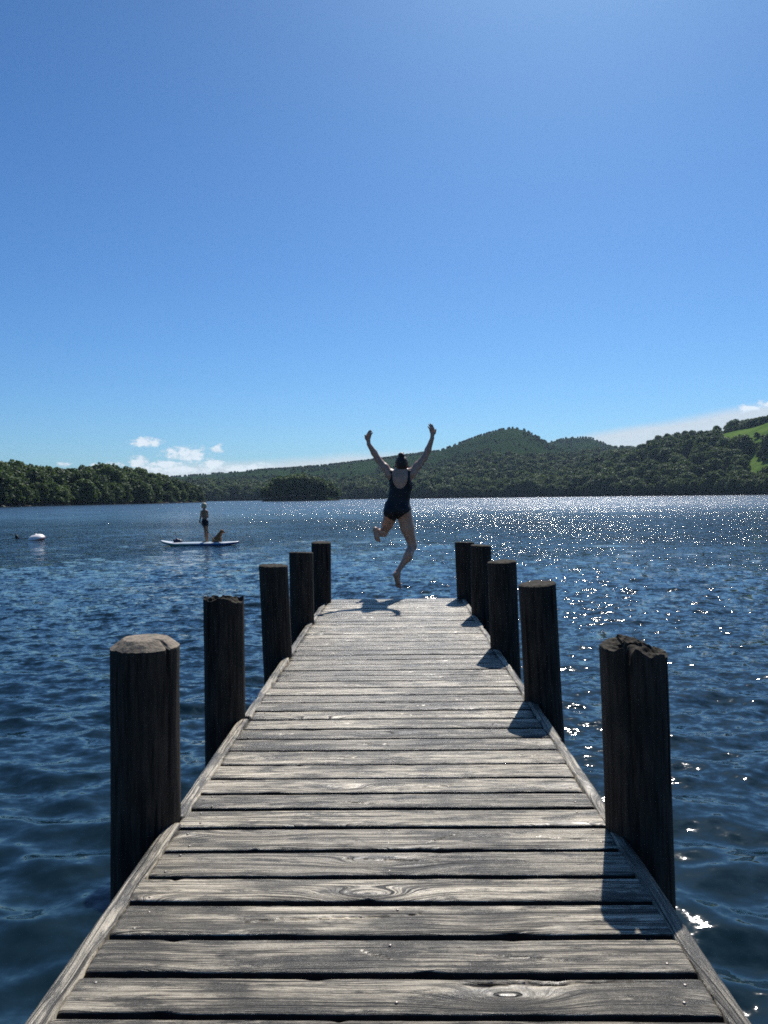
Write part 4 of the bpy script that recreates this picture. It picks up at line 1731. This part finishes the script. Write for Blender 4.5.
    place(Hs.mesh('hair', np.maximum(Hs.F+st.astype(np.float32), face.astype(np.float32))), 'hair', M_blond, root)
    tag(root, 'blond boy in dark swim shorts standing on the paddle board', 'person')

    # paddle held low across the body
    a, b = Q(201.0, 522.8, -0.18), Q(210.3, 534.0, -0.24)
    a2 = a+(a-b)*0.12
    v, f, c = tube_np([a2, a, (a+b)/2, b], [0.015, 0.014, 0.014, 0.014], 10)
    pr = empty('paddle', tuple(a))
    vv, fs = join_parts([(v-np.array(a), f, c)])
    link_mesh('shaft', mesh_np('shaft', vv, fs), M_black, pr)
    dv = (b-a)/np.linalg.norm(b-a)
    bl = []
    for i in range(12):
        u = i/11
        w_ = 0.085*math.sin(math.pi*(0.12+0.80*u))**0.7
        c0 = b+dv*0.40*u
        sd_ = np.array([0, 1.0, 0])*w_
        up_ = np.array([dv[2], 0, -dv[0]])*0.008
        bl += [c0+sd_, c0+up_, c0-sd_, c0-up_]
    bl = np.array(bl)-np.array(a)
    mb = mesh_np('blade', bl, [grid_faces(12, 4, wrap=True), np.arange(4)[None, ::-1], (np.arange(4)+44)[None, :]])
    link_mesh('blade', mb, M_black, pr)
    tag(pr, 'dark paddle held low by the boy standing on the board', 'paddle')

    # dog, sitting behind him, facing the right-hand end of the board
    base = Q(218.5, 543.2, 0.0)
    base[2] = deck

    def D(px, py, dy=0.0):
        w_ = P(px, py, dy)
        w_[2] += dzf
        return w_
    lo, hi = D(210, 546, -0.3), D(227, 528, 0.3)
    S = SDF(lo, hi, 0.007)
    S.ell(D(215.8, 541.0), (0.135, 0.105, 0.105), 0.0)
    S.cap(D(216.6, 540.3), D(219.8, 535.6), 0.105, 0.082, 0.04)
    S.cap(D(219.3, 537.0), D(221.0, 533.9), 0.078, 0.058, 0.03)
    hcd = D(221.8, 532.8)
    S.ell(hcd, (0.088, 0.082, 0.080), 0.02)
    S.cap(hcd+np.array([0.035, 0, -0.012]), hcd+np.array([0.092, 0, -0.032]), 0.046, 0.034, 0.015)
    S.ell(hcd+np.array([0.128, 0, -0.026]), (0.012, 0.014, 0.010), 0.006)
    for sy in (-1, 1):
        S.cap(hcd+np.array([-0.012, sy*0.052, 0.025]), hcd+np.array([-0.02, sy*0.078, -0.055]), 0.022, 0.026, 0.01)
        S.cap(D(219.9, 537.2, sy*0.055), D(220.5, 540.8, sy*0.06), 0.042, 0.027, 0.02)
        S.cap(D(220.5, 540.8, sy*0.06), D(220.6, 543.0, sy*0.06), 0.026, 0.023, 0.01)
        S.cap(D(220.6, 542.9, sy*0.06), D(221.7, 543.2, sy*0.062), 0.024, 0.020, 0.01)
        S.ell(D(216.6, 541.0, sy*0.085), (0.085, 0.045, 0.075), 0.02)
        S.cap(D(217.6, 542.3, sy*0.09), D(216.0, 543.0, sy*0.09), 0.028, 0.022, 0.01)
        S.cap(D(216.0, 543.0, sy*0.09), D(218.7, 543.2, sy*0.10), 0.021, 0.020, 0.01)
    S.cap(D(213.4, 542.4), D(211.2, 543.0, 0.06), 0.030, 0.014, 0.02)
    X, Y, Z = np.meshgrid(*S.ax, indexing='ij', sparse=True)
    curl = 0.007*np.sin(X*120+Z*60)*np.sin(Y*130)*np.cos(Z*110+X*30)
    dr = empty('dog', tuple(base))
    place(S.mesh('body', S.F+curl.astype(np.float32)), 'body', M_fur, dr, np.array(base))
    tag(dr, 'small curly golden brown dog sitting on the paddle board', 'dog')

    # bag strapped near the left end of the board
    bc = Q(177.3, 542.6)
    Sb = SDF(bc+np.array([-0.32, -0.25, -0.12]), bc+np.array([0.32, 0.25, 0.2]), 0.009)
    bz = deck
    Sb.cap((bc[0]-0.08, bc[1]-0.05, bz+0.065), (bc[0]+0.09, bc[1]+0.04, bz+0.065), 0.068, 0.062, 0.0)
    Sb.ell((bc[0]-0.02, bc[1], bz+0.115), (0.07, 0.06, 0.045), 0.02)
    Sb.cap((bc[0]+0.12, bc[1], bz+0.05), (bc[0]+0.20, bc[1]+0.02, bz+0.045), 0.045, 0.028, 0.02)
    mb = mat_simple('navy dry bag', (0.012, 0.022, 0.07), 0.5, 0.4, nscale=12, namt=0.3)
    br = Sb.mesh('dry_bag')
    o = link_mesh('dry_bag', br, mb)
    tag(o, 'dark navy bag lying near the left end of the paddle board', 'bag')


def lathe(profile, seg=40):
    V = []
    for (r_, z) in profile:
        for k in range(seg):
            a = 2*math.pi*k/seg
            V.append((r_*math.cos(a), r_*math.sin(a), z))
    n = len(profile)
    return np.array(V), grid_faces(n, seg, wrap=True), np.array([[0, k+1, k] for k in range(1, seg-1)]+[[(n-1)*seg, (n-1)*seg+k, (n-1)*seg+k+1] for k in range(1, seg-1)])


def build_buoy():
    c = G(36.8, 540.0)
    root = empty('mooring_buoy', (c.x, c.y, WATER))
    root.rotation_euler = (R(8), R(-10), 0)
    pr = [(0.002, -0.20), (0.10, -0.19), (0.22, -0.14), (0.33, -0.05), (0.375, 0.03), (0.385, 0.06), (0.375, 0.09), (0.34, 0.15), (0.27, 0.21), (0.18, 0.245),
          (0.09, 0.262), (0.06, 0.268), (0.05, 0.295), (0.02, 0.30)]
    v, f, cc = lathe(pr)
    vv, fs = join_parts([(v, f, cc)])
    m, t, out = material('faded buoy plastic')
    tc = t.n('ShaderNodeTexCoord')
    x, y, z = t.sep(tc.outputs['Object'])
    n = t.noise(tc.outputs['Object'], 7.0, 4)
    cc_ = t.mix(t.ramp(t.m('ADD', z, t.m('MULTIPLY', n, 0.08)), 0.06, 0.16), (0.50, 0.20, 0.15), (0.85, 0.80, 0.77))
    cc_ = t.mix(t.ramp(z, 0.02, -0.03), cc_, (0.05, 0.05, 0.04))
    principled(t, out, Base_Color=cc_, Roughness=0.45)
    link_mesh('float', mesh_np('float', vv, fs), m, root)
    # ring on top
    ring = [(0.035*math.cos(a), 0, 0.315+0.035*math.sin(a)) for a in np.linspace(0, 2*math.pi, 17)]
    v, f, cc = tube_np(ring, [0.008]*17, 8)
    vv, fs = join_parts([(v, f, [])])
    link_mesh('ring', mesh_np('ring', vv, fs), M_black, root)
    c2 = G(17.2, 538.6)
    # pick-up line along the water
    pts = []
    for i in range(24):
        u = i/23
        p = Vector((c.x-0.34, c.y, WATER+0.03)).lerp(Vector((c2.x+0.05, c2.y, WATER+0.02)), u)
        p.y += 0.10*math.sin(u*7)
        p.z += 0.018*math.sin(u*11)+0.02
        pts.append(tuple(p))
    v, f, cc = tube_np(pts, [0.017]*24, 8)
    r2 = empty('pickup_float', (c2.x, c2.y, WATER))
    r2.rotation_euler = (R(5), R(-14), 0)
    bpy.context.view_layer.update()
    pr = [(0.004, -0.16), (0.055, -0.14), (0.078, -0.06), (0.080, 0.06), (0.066, 0.14), (0.035, 0.18), (0.020, 0.21), (0.026, 0.25), (0.010, 0.27)]
    v2, f2, c3 = lathe(pr, 24)
    vv, fs = join_parts([(v2, f2, c3)])
    link_mesh('float', mesh_np('float', vv, fs), M_black, r2)
    vv, fs = join_parts([(v, f, cc)])
    o = link_mesh('rope', mesh_np('rope', vv-np.array(r2.location)[None, :], fs), M_black, r2)
    o.rotation_mode = 'XYZ'
    # the rope was laid out in world axes: undo the tilt of the float
    o.matrix_parent_inverse = r2.matrix_world.inverted() @ Matrix.Translation(r2.location)
    tag(r2, 'small dark upright float on a line left of the mooring buoy', 'float')
    tag(root, 'white and faded pink mooring buoy floating on the lake', 'buoy')


def build_rocks():
    rg = random.Random(2)
    meshes = []
    for k in range(4):
        bm = bmesh.new()
        bmesh.ops.create_icosphere(bm, subdivisions=3, radius=1.0)
        for v in bm.verts:
            n = mnoise.noise(v.co*1.3+Vector((k*5, 0, 0)))*0.45+mnoise.noise(v.co*3.1)*0.15
            v.co *= 1+n
            v.co.z *= 0.55
        me = bpy.data.meshes.new('shore_rock')
        bm.to_mesh(me)
        bm.free()
        me.materials.append(M_rock)
        meshes.append(me)
    for i in range(26):
        px = -5+rg.random()*205
        az = px_az(px)
        rs = float(np.interp(az, *LSH))-rg.uniform(0.5, 3.0)
        o = bpy.data.objects.new('shore_rock', rg.choice(meshes))
        COL.objects.link(o)
        s = rg.uniform(0.5, 1.3)
        o.scale = (s*1.5, s, s)
        o.rotation_euler = (0, 0, rg.uniform(0, 6))
        o.location = (rs*math.sin(az), rs*math.cos(az), WATER+0.05)
        tag(o, 'grey stone at the water line of the wooded left headland', 'rock', 'stones along the left headland')


build_water()
build_hills()
build_left_shore()
build_islet()
plant_left()
plant_islet()
plant_skyline()
plant_far_shore()
build_forest()
build_haze()
build_jetty()
posts = build_posts()
build_trims(posts)
build_woman()
build_boarder()
build_buoy()
build_rocks()
